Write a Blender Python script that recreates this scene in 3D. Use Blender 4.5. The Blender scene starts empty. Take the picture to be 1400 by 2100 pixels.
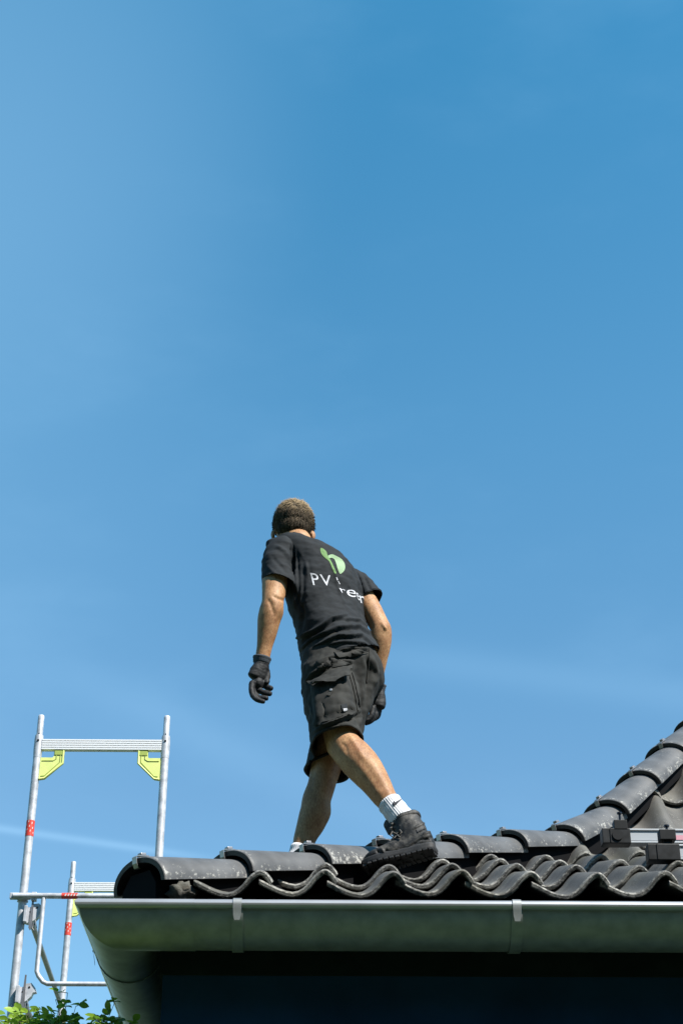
import bpy, bmesh, math, random
import numpy as np
from mathutils import Vector, Matrix, noise as mnoise
random.seed(7); np.random.seed(7)
R_ = math.radians
SC = bpy.context.scene
COL = SC.collection

# ---------------------------------------------------------------- camera
CAMH = 1.2; PITCH = R_(31.0); YAW = R_(0.9); FPX = 3400.0      # FPX: focal length in pixels of the 1400x2100 photo
cd = bpy.data.cameras.new("camera"); cam = bpy.data.objects.new("camera", cd); COL.objects.link(cam)
cam.location = (0, 0, CAMH)
cam.rotation_euler = (math.pi / 2 + PITCH, 0, -YAW)
cd.sensor_fit = 'VERTICAL'; cd.sensor_height = 24.0; cd.sensor_width = 24.0
cd.lens = 24.0 * FPX / 2100.0
cd.clip_start = 0.05; cd.clip_end = 4000
SC.camera = cam

# ---------------------------------------------------------------- sky, sun, exposure
SUN_DIR = Vector((0.47, -0.42, 0.78)).normalized()              # towards the sun
SUN_EL = math.asin(SUN_DIR.z); SUN_AZ = math.atan2(SUN_DIR.x, SUN_DIR.y)
W = bpy.data.worlds.new("World"); SC.world = W; W.use_nodes = True
nt = W.node_tree; nt.nodes.clear()
def wn(t, **k):
    n = nt.nodes.new(t)
    for a, b in k.items(): setattr(n, a, b)
    return n
sky = wn('ShaderNodeTexSky', sky_type='NISHITA', sun_disc=False)
sky.sun_elevation = SUN_EL; sky.sun_rotation = SUN_AZ
sky.altitude = 100; sky.air_density = 1.0; sky.dust_density = 0.3; sky.ozone_density = 1.0
bg = wn('ShaderNodeBackground'); bg.inputs[1].default_value = 0.098
wo = wn('ShaderNodeOutputWorld')
nt.links.new(bg.outputs[0], wo.inputs[0])
SKY_OUT = sky.outputs[0]
geo = wn('ShaderNodeTexCoord'); sep = wn('ShaderNodeSeparateXYZ'); nt.links.new(geo.outputs['Generated'], sep.inputs[0])
tint = wn('ShaderNodeValToRGB'); te = tint.color_ramp.elements
te[0].position = .0; te[0].color = (.74, 1.0, 1.0, 1); te[1].position = .80; te[1].color = (.275, 1.10, 1.20, 1)
k_ = te.new(.36); k_.color = (.68, .97, 1.0, 1); k_ = te.new(.56); k_.color = (.53, 1.10, 1.15, 1)
nt.links.new(sep.outputs[2], tint.inputs[0])
mulc = wn('ShaderNodeMix', data_type='RGBA', blend_type='MULTIPLY'); mulc.inputs[0].default_value = 1.0
nt.links.new(SKY_OUT, mulc.inputs[6]); nt.links.new(tint.outputs[0], mulc.inputs[7]); SKY_OUT = mulc.outputs[2]
def wmath(op, a, b=None, c=None):
    n = wn('ShaderNodeMath', operation=op)
    for i, v in enumerate((a, b, c)):
        if v is None: continue
        if hasattr(v, 'links'): nt.links.new(v, n.inputs[i])
        else: n.inputs[i].default_value = v
    return n.outputs[0]
def great_circle(d1, d2, width, wobble=0.0):
    """soft band of sky along the great circle through two directions"""
    n = Vector(d1).cross(Vector(d2)).normalized(); dp = wn('ShaderNodeVectorMath', operation='DOT_PRODUCT'); dp.inputs[1].default_value = n
    nt.links.new(geo.outputs['Generated'], dp.inputs[0]); x = wmath('MULTIPLY', dp.outputs['Value'], 1 / width)
    return wmath('POWER', 2.718, wmath('MULTIPLY', wmath('MULTIPLY', x, x), -1.0))
def fade(d, c0, c1):                      # 1 near direction d, 0 away from it (cosines)
    dp = wn('ShaderNodeVectorMath', operation='DOT_PRODUCT'); dp.inputs[1].default_value = Vector(d).normalized(); nt.links.new(geo.outputs['Generated'], dp.inputs[0])
    mr = wn('ShaderNodeMapRange', interpolation_type='SMOOTHSTEP'); mr.inputs[1].default_value = c0; mr.inputs[2].default_value = c1; nt.links.new(dp.outputs['Value'], mr.inputs[0]); return mr.outputs[0]
def sdir(px, py):
    cp, sp_, cy, sy = math.cos(PITCH), math.sin(PITCH), math.cos(YAW), math.sin(YAW)
    a, b = (px - 700) / FPX, (1050 - py) / FPX
    return Vector((sy * cp + cy * a - sp_ * sy * b, cy * cp - sy * a - sp_ * cy * b, sp_ + cp * b)).normalized()
wn1 = wn('ShaderNodeTexNoise'); wn1.inputs['Scale'].default_value = 5.0; wn1.inputs['Detail'].default_value = 5; wn1.inputs['Roughness'].default_value = .55
wmp = wn('ShaderNodeMapping'); wmp.inputs['Scale'].default_value = (1.0, 1.4, 2.2); wmp.inputs['Rotation'].default_value = (.4, .5, .3)
nt.links.new(geo.outputs['Generated'], wmp.inputs[0]); nt.links.new(wmp.outputs[0], wn1.inputs['Vector'])
wr = wn('ShaderNodeMapRange', interpolation_type='SMOOTHSTEP'); wr.inputs[1].default_value = .45; wr.inputs[2].default_value = .80; nt.links.new(wn1.outputs['Fac'], wr.inputs[0])
veil = wmath('MULTIPLY', wr.outputs[0], .06)
veil = wmath('ADD', veil, wmath('MULTIPLY', fade(sdir(-200, 0), .96, 1.0), .10))
veil = wmath('ADD', veil, wmath('MULTIPLY', fade(sdir(-700, 700), .92, 1.0), .10))
trail = wmath('MULTIPLY', wmath('MULTIPLY', great_circle(sdir(0, 1699), sdir(330, 1746), .0024), fade(sdir(-60, 1690), .9870, .9960)), .20)
veil = wmath('ADD', veil, trail)
veil = wmath('ADD', veil, wmath('MULTIPLY', wmath('MULTIPLY', great_circle(sdir(820, 1350), sdir(1400, 1425), .011), fade(sdir(1200, 1400), .98, .998)), .07))
veil = wmath('ADD', veil, wmath('MULTIPLY', wmath('MULTIPLY', great_circle(sdir(350, 1480), sdir(640, 1610), .014), fade(sdir(500, 1550), .985, .999)), .06))
cl_ = wn('ShaderNodeMix', data_type='RGBA'); nt.links.new(veil, cl_.inputs[0]); nt.links.new(SKY_OUT, cl_.inputs[6]); cl_.inputs[7].default_value = (3.1, 5.3, 7.4, 1)
SKY_OUT = cl_.outputs[2]
nt.links.new(SKY_OUT, bg.inputs[0])
sd = bpy.data.lights.new("sun", 'SUN'); sd.energy = 5.0; sd.angle = R_(0.5); sd.color = (1, .955, .89)
sun = bpy.data.objects.new("sun", sd); COL.objects.link(sun)
sun.rotation_euler = SUN_DIR.to_track_quat('Z', 'Y').to_euler(); sun.location = (6, -4, 14)
SC.view_settings.view_transform = 'Standard'; SC.view_settings.look = 'None'
SC.view_settings.exposure = 0.91; SC.view_settings.gamma = 1.0

# ---------------------------------------------------------------- helpers
_f = np.array([math.sin(YAW) * math.cos(PITCH), math.cos(YAW) * math.cos(PITCH), math.sin(PITCH)])
_r = np.array([math.cos(YAW), -math.sin(YAW), 0.0]); _u = np.cross(_r, _f); _c = np.array([0, 0, CAMH])
def ray(px, py): return _f + _r * (px - 700) / FPX + _u * (1050 - py) / FPX
def atY(px, py, Y):
    d = ray(px, py); return Vector(_c + d * (Y / d[1]))
def atD(px, py, D): return Vector(_c + ray(px, py) * D)
def proj(p):
    v = np.array(p) - _c; d = v @ _f
    return 700 + FPX * (v @ _r) / d, 1050 - FPX * (v @ _u) / d, d

def obj(name, me, mat=None, parent=None, smooth=False):
    o = bpy.data.objects.new(name, me); COL.objects.link(o)
    if mat and not me.materials: me.materials.append(mat)
    if parent: o.parent = parent
    if smooth: me.polygons.foreach_set('use_smooth', [True] * len(me.polygons))
    return o
def empty(name, loc=(0, 0, 0)):
    o = bpy.data.objects.new(name, None); COL.objects.link(o); o.location = loc; o.empty_display_size = .1
    return o
def tag(o, label=None, cat=None, group=None, kind=None):
    if label: o['label'] = label
    if cat: o['category'] = cat
    if group: o['group'] = group
    if kind: o['kind'] = kind
    return o

class MB:
    """collects shapes (world coordinates) and links them as one mesh"""
    def __init__(s): s.v = []; s.f = []; s.sm = []; s.att = []
    def add(s, vs, fs, smooth=False, att=0.0):
        b = len(s.v); s.v += [tuple(p) for p in vs]
        s.f += [tuple(b + i for i in f) for f in fs]; s.sm += [smooth] * len(fs)
        s.att += (list(att) if hasattr(att, '__len__') else [att] * len(vs))
    def box(s, c, size, mat=None, bev=0.0):
        bm = bmesh.new(); bmesh.ops.create_cube(bm, size=1.0)
        bmesh.ops.scale(bm, vec=size, verts=bm.verts)
        if bev: bmesh.ops.bevel(bm, geom=bm.edges[:], offset=bev, segments=2, affect='EDGES', profile=.6)
        M = Matrix.Translation(c) @ (mat.to_4x4() if mat else Matrix())
        vs = [M @ v.co for v in bm.verts]; fs = [[v.index for v in f.verts] for f in bm.faces]
        bm.free(); s.add(vs, fs)
    def grid(s, P, closed_u=False, closed_v=False, smooth=True, att=None, flip=False):
        n, m = len(P), len(P[0]); vs = [p for r in P for p in r]; fs = []
        for i in range(n if closed_u else n - 1):
            for j in range(m if closed_v else m - 1):
                a = i * m + j; b = i * m + (j + 1) % m; c = ((i + 1) % n) * m + (j + 1) % m; d = ((i + 1) % n) * m + j
                fs.append((a, d, c, b) if flip else (a, b, c, d))
        s.add(vs, fs, smooth, att if att is not None else 0.0)
    def tube(s, pts, r, seg=16, cap=True, dome=False):
        pts = [Vector(p) for p in pts]; rr = r if hasattr(r, '__len__') else [r] * len(pts)
        rings = []; up = None
        for i, p in enumerate(pts):
            t = (pts[min(i + 1, len(pts) - 1)] - pts[max(i - 1, 0)]).normalized()
            if up is None:
                up = Vector((0, 0, 1)) if abs(t.z) < .9 else Vector((1, 0, 0))
            a = (up - t * up.dot(t)).normalized(); b = t.cross(a); up = a
            rings.append([p + (a * math.cos(k * 2 * math.pi / seg) + b * math.sin(k * 2 * math.pi / seg)) * rr[i] for k in range(seg)])
        s.grid(rings, closed_v=True, flip=False)
        if cap:
            for ring, fl in ((rings[0], True), (rings[-1], False)):
                idx = list(range(seg)); s.add(ring, [idx if fl else idx[::-1]])
    def prism(s, poly, d, smooth=False):
        """poly: list of 3D points (planar), extruded by vector d"""
        n = len(poly); P = [Vector(p) for p in poly]; d = Vector(d)
        vs = P + [p + d for p in P]
        fs = [list(range(n))[::-1], [n + i for i in range(n)]] + [(i, (i + 1) % n, n + (i + 1) % n, n + i) for i in range(n)]
        s.add(vs, fs, smooth)
    def build(s, name, mat, parent=None, attname=None, autosmooth=True, recalc=True):
        me = bpy.data.meshes.new(name); me.from_pydata([tuple(v) for v in s.v], [], s.f)
        me.polygons.foreach_set('use_smooth', s.sm)
        if attname:
            a = me.attributes.new(attname, 'FLOAT', 'POINT'); a.data.foreach_set('value', s.att)
        if recalc:
            bm = bmesh.new(); bm.from_mesh(me); bmesh.ops.recalc_face_normals(bm, faces=bm.faces); bm.to_mesh(me); bm.free()
        me.update()
        return obj(name, me, mat, parent)

# ---------------------------------------------------------------- materials
def material(name, base=(.5, .5, .5), rough=.6, metal=0.0, spec=.5, noise=None, bump=None, extra=None, coat=0):
    """noise=(scale, amount, detail): value variation of the base;  bump=(scale, strength, distance)"""
    base = tuple(c * .74 for c in base)
    m = bpy.data.materials.new(name); m.use_nodes = True; t = m.node_tree; b = t.nodes['Principled BSDF']
    b.inputs['Base Color'].default_value = (*base, 1); b.inputs['Roughness'].default_value = rough
    b.inputs['Metallic'].default_value = metal; b.inputs['Specular IOR Level'].default_value = spec
    tc = t.nodes.new('ShaderNodeTexCoord'); col = None
    if noise:
        n = t.nodes.new('ShaderNodeTexNoise'); n.inputs['Scale'].default_value = noise[0]; n.inputs['Detail'].default_value = noise[2] if len(noise) > 2 else 5
        t.links.new(tc.outputs['Object'], n.inputs['Vector'])
        r = t.nodes.new('ShaderNodeValToRGB'); r.color_ramp.elements[0].position = .3; r.color_ramp.elements[1].position = .7
        k = noise[1]
        r.color_ramp.elements[0].color = (*[c * (1 - k) for c in base], 1); r.color_ramp.elements[1].color = (*[min(1, c * (1 + k)) for c in base], 1)
        t.links.new(n.outputs['Fac'], r.inputs['Fac']); t.links.new(r.outputs[0], b.inputs['Base Color']); col = r.outputs[0]
    if bump:
        n2 = t.nodes.new('ShaderNodeTexNoise'); n2.inputs['Scale'].default_value = bump[0]; n2.inputs['Detail'].default_value = 6
        t.links.new(tc.outputs['Object'], n2.inputs['Vector'])
        bp = t.nodes.new('ShaderNodeBump'); bp.inputs['Strength'].default_value = bump[1]; bp.inputs['Distance'].default_value = bump[2]
        t.links.new(n2.outputs['Fac'], bp.inputs['Height']); t.links.new(bp.outputs[0], b.inputs['Normal'])
    if extra: extra(t, b, tc, col)
    return m

def lichen_mat(name, base, lich, thr, scale, rough=.8, edge=0.0, moss=None, bumps=.004, spec=.5, rnd=False):
    """weathered concrete: mottled base, pale lichen blotches (more of them near the tile edge, attribute 'edge')"""
    def ex(t, b, tc, col):
        N = t.nodes.new; L = t.links.new
        vor = N('ShaderNodeTexNoise'); vor.inputs['Scale'].default_value = scale; vor.inputs['Detail'].default_value = 7; vor.inputs['Roughness'].default_value = .72
        big = N('ShaderNodeTexNoise'); big.inputs['Scale'].default_value = scale * .13; big.inputs['Detail'].default_value = 3
        vec = tc.outputs['Object']
        if rnd:
            oi = N('ShaderNodeObjectInfo'); va = N('ShaderNodeVectorMath'); va.operation = 'ADD'; cx = N('ShaderNodeVectorMath'); cx.operation = 'SCALE'
            cx.inputs[0].default_value = (9, 5, 7); L(oi.outputs['Random'], cx.inputs['Scale']); L(tc.outputs['Object'], va.inputs[0]); L(cx.outputs[0], va.inputs[1]); vec = va.outputs[0]
        L(vec, vor.inputs['Vector']); L(vec, big.inputs['Vector'])
        at = N('ShaderNodeAttribute'); at.attribute_name = 'edge'
        m1 = N('ShaderNodeMath'); m1.operation = 'MULTIPLY_ADD'; L(big.outputs['Fac'], m1.inputs[0]); m1.inputs[1].default_value = .45; L(vor.outputs['Fac'], m1.inputs[2])
        m2 = N('ShaderNodeMath'); m2.operation = 'MULTIPLY_ADD'; L(at.outputs['Fac'], m2.inputs[0]); m2.inputs[1].default_value = edge; L(m1.outputs[0], m2.inputs[2])
        rp = N('ShaderNodeValToRGB'); rp.color_ramp.elements[0].position = thr; rp.color_ramp.elements[1].position = min(1, thr + .05)
        rp.color_ramp.elements[0].color = (0, 0, 0, 1); rp.color_ramp.elements[1].color = (1, 1, 1, 1)
        L(m2.outputs[0], rp.inputs['Fac'])
        mx = N('ShaderNodeMix'); mx.data_type = 'RGBA'; L(rp.outputs[0], mx.inputs[0]); L(col, mx.inputs[6])
        ln = N('ShaderNodeTexNoise'); ln.inputs['Scale'].default_value = scale * 1.7; L(tc.outputs['Object'], ln.inputs['Vector'])
        lr = N('ShaderNodeValToRGB'); lr.color_ramp.elements[0].position = .35; lr.color_ramp.elements[1].position = .65
        lr.color_ramp.elements[0].color = (*[c * .6 for c in lich], 1); lr.color_ramp.elements[1].color = (*lich, 1)
        L(ln.outputs['Fac'], lr.inputs['Fac']); L(lr.outputs[0], mx.inputs[7])
        out = mx.outputs[2]
        if rnd:                            # shade painted into the colour of the nose and inside of the caps
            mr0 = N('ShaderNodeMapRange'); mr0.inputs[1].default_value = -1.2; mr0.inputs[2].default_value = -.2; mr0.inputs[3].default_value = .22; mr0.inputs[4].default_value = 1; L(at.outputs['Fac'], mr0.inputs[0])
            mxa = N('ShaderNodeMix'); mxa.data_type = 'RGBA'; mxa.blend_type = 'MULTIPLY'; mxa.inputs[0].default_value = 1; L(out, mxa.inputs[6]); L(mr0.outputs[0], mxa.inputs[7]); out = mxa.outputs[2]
        if moss:
            mn = N('ShaderNodeTexNoise'); mn.inputs['Scale'].default_value = 3.1; mn.inputs['Detail'].default_value = 4; L(tc.outputs['Object'], mn.inputs['Vector'])
            mr = N('ShaderNodeValToRGB'); mr.color_ramp.elements[0].position = .5; mr.color_ramp.elements[1].position = .72
            mr.color_ramp.elements[0].color = (0, 0, 0, 1); mr.color_ramp.elements[1].color = (.6, .6, .6, 1); L(mn.outputs['Fac'], mr.inputs['Fac'])
            mx2 = N('ShaderNodeMix'); mx2.data_type = 'RGBA'; L(mr.outputs[0], mx2.inputs[0]); L(out, mx2.inputs[6]); mx2.inputs[7].default_value = (*moss, 1)
            out = mx2.outputs[2]
        L(out, b.inputs['Base Color'])
        ad = N('ShaderNodeMath'); ad.operation = 'MULTIPLY_ADD'; L(rp.outputs[0], ad.inputs[0]); ad.inputs[1].default_value = .5
        fine = N('ShaderNodeTexNoise'); fine.inputs['Scale'].default_value = 420; fine.inputs['Detail'].default_value = 4; L(tc.outputs['Object'], fine.inputs['Vector']); L(fine.outputs['Fac'], ad.inputs[2])
        bp = N('ShaderNodeBump'); bp.inputs['Strength'].default_value = .7; bp.inputs['Distance'].default_value = bumps
        L(ad.outputs[0], bp.inputs['Height']); L(bp.outputs[0], b.inputs['Normal'])
    return material(name, base, rough, noise=(9, .35, 6), extra=ex, spec=spec)

M = {}
M['tile'] = lichen_mat('concrete_tile', (.112, .108, .100), (.31, .30, .27), .865, 70, rough=.78, edge=.16, moss=(.095, .085, .05))
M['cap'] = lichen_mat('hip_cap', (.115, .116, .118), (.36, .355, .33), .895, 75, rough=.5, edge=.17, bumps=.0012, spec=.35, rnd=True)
M['under'] = material('hip_roll', (.003, .003, .004), .8, spec=.1)
M['clip'] = material('clip_metal', (.42, .40, .40), .38, .75, noise=(40, .2))
M['wall'] = material('wall_paint', (.013, .045, .105), .8, spec=.12, noise=(2.5, .3), bump=(120, .2, .002))
M['fascia'] = material('fascia_board', (.010, .016, .016), .85, spec=.12, noise=(12, .3))
M['wood'] = material('rafter_wood', (.10, .055, .032), .8, noise=(20, .4))
def gut(t, b, tc, col):
    n = t.nodes.new('ShaderNodeTexNoise'); n.inputs['Scale'].default_value = 7; n.inputs['Detail'].default_value = 8
    mp = t.nodes.new('ShaderNodeMapping'); mp.inputs['Scale'].default_value = (1.6, 1, .4)
    t.links.new(tc.outputs['Object'], mp.inputs[0]); t.links.new(mp.outputs[0], n.inputs['Vector'])
    r = t.nodes.new('ShaderNodeMapRange'); r.inputs[3].default_value = .42; r.inputs[4].default_value = .6
    t.links.new(n.outputs['Fac'], r.inputs[0]); t.links.new(r.outputs[0], b.inputs['Roughness'])
M['gutter'] = material('grey_zinc', (.34, .355, .355), .42, .6, noise=(22, .16, 9), bump=(5, .35, .004), extra=gut)
M['alu'] = material('galvanised_tube', (.60, .61, .64), .5, .3, noise=(26, .28, 9), bump=(160, .12, .001))
M['alu_dk'] = material('steel_tube_brownish', (.30, .27, .25), .5, .5, noise=(14, .25))
M['bar'] = material('white_aluminium_profile', (.98, .98, .98), .45, .1)
M['lime'] = material('lime_plastic', (.88, .95, .30), .45, noise=(30, .06))
M['limed'] = material('lime_plastic_groove', (.42, .52, .10), .6)
M['red'] = material('red_tape', (.75, .055, .03), .5)
M['white'] = material('white_marking', (.75, .72, .70), .5)
M['rail'] = material('aluminium_rail', (.54, .57, .60), .42, .4)
M['black'] = material('black_plastic', (.007, .008, .009), .5, spec=.25, noise=(25, .4))
M['scuff'] = material('scuffed_black_plastic', (.012, .013, .014), .45, spec=.3, noise=(32, .9, 8))
M['bolt'] = material('dark_bolt', (.06, .07, .09), .3, .9)
M['pink'] = material('pink_label', (.75, .35, .42), .5)
def gr(t, b, tc, col): pass
M['grass'] = material('lawn', (.052, .098, .038), .9, noise=(1.2, .45, 8), bump=(60, .6, .02))
M['path'] = material('paving', (.22, .21, .19), .85, noise=(3, .2))

# ================================================================ setting: lawn
m = MB(); m.add([(-600, -600, 0), (600, -600, 0), (600, 900, 0), (-600, 900, 0)], [(0, 1, 2, 3)])
tag(m.build('ground', M['grass']), kind='structure')

# ================================================================ unseen trees added behind the viewer to block low sky; the gutter mirrors them
M['crown'] = material('blocker_foliage', (.035, .062, .022), .8, noise=(1.5, .4))
def blocker_tree(m, x, y, h, r, seed):
    rnd = random.Random(seed); m.tube([(x, y, 0), (x + .1, y, h * .3), (x, y + .1, h * .8)], [.28, .2, .06], 10)
    for k in range(5200):
        z = rnd.uniform(.10, 1.0); rr = r * (1 - abs(z - .42) ** 1.6 * 1.35) * math.sqrt(rnd.uniform(.35, 1)); a = rnd.uniform(0, 2 * math.pi); rr *= .85 + .3 * mnoise.noise(Vector((math.cos(a) * 2, math.sin(a) * 2, z * 5 + seed)))
        c = Vector((x + math.cos(a) * rr, y + math.sin(a) * rr, z * h)); u = Vector((rnd.gauss(0, 1), rnd.gauss(0, 1), rnd.gauss(0, 1))).normalized(); v = u.orthogonal().normalized(); q = rnd.uniform(.16, .30)
        m.add([c - u * q, c + v * q * .6, c + u * q, c - v * q * .6], [(0, 1, 2, 3)])
m = MB()
for i, (tx, ty, th, tr) in enumerate([(-17, -3, 9, 3.4), (-12.5, -6, 11, 3.6), (-8, -8, 12, 3.6), (-3.6, -8.6, 12.5, 3.5), (.8, -8.8, 12, 3.6), (5.4, -8.6, 12, 3.5), (10, -7.6, 11, 3.6), (14.5, -5, 10, 3.5), (18, -1, 9, 3.4)]):
    blocker_tree(m, tx, ty, th, tr, i + 3)
tag(m.build('sky_blocker_trees', M['crown'], recalc=False), 'unseen mass of tall dark trees added behind the viewer to block low sky', 'sky_blocker_trees', kind='stuff')
# ================================================================ house
GX, GY, GZ = atD(165, 1852, 4.9)          # centre of the gutter bead at the corner
GR = .105                                 # gutter radius
XC, YC = GX + .055, GY + .055             # plan origin of the hip line (runs at 45 degrees)
house = tag(empty('house', (GX, GY, 0)), 'low house with dark wavy concrete tile roof, grey half-round gutter and navy wall', 'house')
def hp(o):                                # parent keeping world coordinates
    o.parent = house; o.matrix_parent_inverse = house.matrix_world.inverted() if False else Matrix.Translation((-GX, -GY, 0)); return o

# hip line (crown) in 3D: plan distance along x from XC -> z.  24 degrees at the eave, 46 degrees above the kick
HZ0 = 2.0
def on_hip(px, py):
    d = ray(px, py); t = ((_c[1] - YC) - (_c[0] - XC)) / (d[0] - d[1]); return Vector(_c + d * t)
h0 = on_hip(300, 1768)
h9 = on_hip(1018, 1712)
T1, T2 = (h9.z - h0.z) / (h9.x - h0.x), math.tan(R_(48.5))
hk = on_hip(1172, 1682)
KX = hk.x                                  # x of the kick
h0z = h0.z
def crown_z(x):                            # crown height of the hip at plan x
    w = .05
    a = h0z + (x - h0.x) * T1
    k = x - KX
    # smooth kick
    soft = w * math.log1p(math.exp(k / w)) if k / w < 30 else k
    return a + (T2 - T1) * soft
def hipP(x): return Vector((x, YC + (x - XC), crown_z(x)))
D0 = .06                                   # nose line of the first row, plan distance from the hip origin
_c0 = crown_z(XC + D0) - (atY(1236, 1791, YC + D0).z - .094)      # crest of the first row as seen in the photograph
def roof_z(d):                             # d: plan distance from the hip origin (x for the left slope, y for the front one)
    w = min(max((d - D0) / 1.6, 0), 1)
    return crown_z(XC + d) - (_c0 * (1 - w) + .185 * w)

# slope profile parametrised by length
ds = np.linspace(-.15, 4.2, 800); zs = np.array([roof_z(d) for d in ds])
sl = np.concatenate([[0], np.cumsum(np.hypot(np.diff(ds), np.diff(zs)))])
s_off = np.interp(D0, ds, sl)            # front edge of the first row
def slope_at(s):
    s = s + s_off; d = np.interp(s, sl, ds); z = np.interp(s, sl, zs)
    d2 = np.interp(s + .01, sl, ds); z2 = np.interp(s + .01, sl, zs); L = math.hypot(d2 - d, z2 - z)
    return d, z, (d2 - d) / L, (z2 - z) / L
TW, TS, TL = .2075, .385, .45
PU = np.array([-.01, .0, .03, .10, .18, .28, .38, .48, .56, .63, .70, .76, .82, .88, .93, .97, 1.01, 1.05, 1.09, 1.125, 1.15])
kx = [0, .12, .28, .50, .66, .80, .93, 1.03, 1.10, 1.15, 1.2]; kz = [.038, .026, .010, .0, .016, .050, .068, .064, .050, .034, .01]
def smooth_interp(x):
    # Catmull-Rom through the control points
    x = min(max(x, 0), 1.15)
    i = max(0, min(len(kx) - 3, int(np.searchsorted(kx, x, side='right')) - 1))
    h = kx[i + 1] - kx[i]; t = (x - kx[i]) / h
    def slope(j):
        if j == 0: return (kz[1] - kz[0]) / (kx[1] - kx[0])
        if j == len(kx) - 1: return (kz[-1] - kz[-2]) / (kx[-1] - kx[-2])
        return (kz[j + 1] - kz[j - 1]) / (kx[j + 1] - kx[j - 1])
    a, b = slope(i) * h, slope(i + 1) * h
    return (2 * t**3 - 3 * t**2 + 1) * kz[i] + (t**3 - 2 * t**2 + t) * a + (-2 * t**3 + 3 * t**2) * kz[i + 1] + (t**3 - t**2) * b
PZ = np.array([smooth_interp(u) for u in PU])
TH = .017
PV = [0, .004, .012, .03, .08, .2, .32, TL]
def add_tile(mb, ox, s0, swap=False, seed=0):
    rnd = random.Random(seed)
    d, z, cy, cz = slope_at(s0); d2, z2, cy2, cz2 = slope_at(s0 + TL * .9)
    L = math.hypot(d2 - d, z2 - z); ty, tz = (d2 - d) / L, (z2 - z) / L
    ny, nz = -tz, ty
    jx = rnd.uniform(-.0045, .0045); jl = rnd.uniform(-.010, .009); jr = rnd.uniform(-.022, .022); jz = rnd.uniform(-.001, .006)
    top, bot, at = [], [], []
    def P(u, v, h):
        x = ox + u * TW + jx + jr * (v - .2)
        lift = (.026 + jz) * (1 - v / TL) + h
        yy = d + ty * (v + jl) + ny * lift; zz = z + tz * (v + jl) + nz * lift
        n = mnoise.noise(Vector((x * 19, yy * 19, s0 * 7))) * .0015 + mnoise.noise(Vector((x * 70, yy * 70, seed))) * .0008
        p = (x, yy, zz + n)
        if swap: return Vector((XC + p[1], YC + (p[0] - XC), p[2]))
        return Vector((p[0], YC + p[1], p[2]))
    for vi, v in enumerate(PV):
        rt_, rb_ = [], []
        for ui, u in enumerate(PU):
            zt = PZ[ui]
            # rounded nose
            drop = .005 if vi == 0 else (.0015 if vi == 1 else 0)
            # local normal of the profile
            du = .01; dzdu = (smooth_interp(min(u + du, 1.149)) - smooth_interp(max(u - du, 0))) / (2 * du * TW)
            nl = math.hypot(1, dzdu); nu, nn = -dzdu / nl, 1 / nl
            e = rnd.uniform(-.0012, .0012) if vi == 0 else 0
            rt_.append(P(u - drop * nu / TW, v + e, zt - drop * nn))
            thk = TH - (.004 if vi == 0 else 0)
            rb_.append(P(u - thk * nu / TW, v + e, zt - thk * nn))
            at.append(1.0 - min(1, v / .05) if v < .05 else (.45 if (u < .04 or u > 1.08) else 0.0))
        top.append(rt_); bot.append(rb_)
    n, mm = len(PV), len(PU)
    vs = [p for r in top for p in r] + [p for r in bot for p in r]; fs = []; off = n * mm
    for i in range(n - 1):
        for j in range(mm - 1):
            a, b_, c, e = i * mm + j, i * mm + j + 1, (i + 1) * mm + j + 1, (i + 1) * mm + j
            fs.append((a, b_, c, e)); fs.append((off + a, off + e, off + c, off + b_))
    for j in range(mm - 1):
        fs.append((j, off + j, off + j + 1, j + 1)); k = (n - 1) * mm; fs.append((k + j, k + j + 1, off + k + j + 1, off + k + j))
    for i in range(n - 1):
        fs.append((i * mm, (i + 1) * mm, off + (i + 1) * mm, off + i * mm)); k = mm - 1
        fs.append((i * mm + k, off + i * mm + k, off + (i + 1) * mm + k, (i + 1) * mm + k))
    if swap: fs = [tuple(reversed(f)) for f in fs]
    mb.add(vs, fs, True, at + at)

X_RIGHT = 4.6
def slope_mesh(swap, ncols, nrows, phase, name):
    mb = MB()
    for r in range(nrows):
        s0 = r * TS; d = slope_at(s0)[0]
        for c in range(ncols - 1, -1, -1):
            ox = XC + phase + (c - 1) * TW
            if ox + TW * 1.2 < XC + d - .25: continue      # beyond the hip
            if r == 0 and not swap and proj((ox + TW * .93, YC + D0, GZ + .1))[0] < 430: continue
            if swap and r == 0 and c < 2: continue
            add_tile(mb, ox, s0, swap, seed=r * 100 + c + (5000 if swap else 0))
    me = bpy.data.meshes.new(name); me.from_pydata([tuple(v) for v in mb.v], [], mb.f)
    me.polygons.foreach_set('use_smooth', mb.sm)
    a = me.attributes.new('edge', 'FLOAT', 'POINT'); a.data.foreach_set('value', mb.att)
    # cut along the hip
    bm = bmesh.new(); bm.from_mesh(me)
    gap = .035
    if not swap: co, no = (XC + gap, YC - gap, 0), (-1, 1, 0)
    else: co, no = (XC - gap, YC + gap, 0), (1, -1, 0)
    g = bm.verts[:] + bm.edges[:] + bm.faces[:]
    bmesh.ops.bisect_plane(bm, geom=g, plane_co=co, plane_no=Vector(no).normalized(), clear_outer=True)
    # sharp noses
    for e in bm.edges:
        if len(e.link_faces) == 2 and e.calc_face_angle(0) > R_(40): e.smooth = False
    bm.to_mesh(me); bm.free()
    return hp(obj(name, me, M['tile']))
# phase: a trough-left lap of the first row seen at photo x=1244
lapx = atY(1240, 1817, GY + .03).x
phase = (lapx - XC) % TW
slope_mesh(False, 24, 13, phase, 'front_roof_slope')
slope_mesh(True, 20, 13, .07, 'side_roof_slope')

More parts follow.
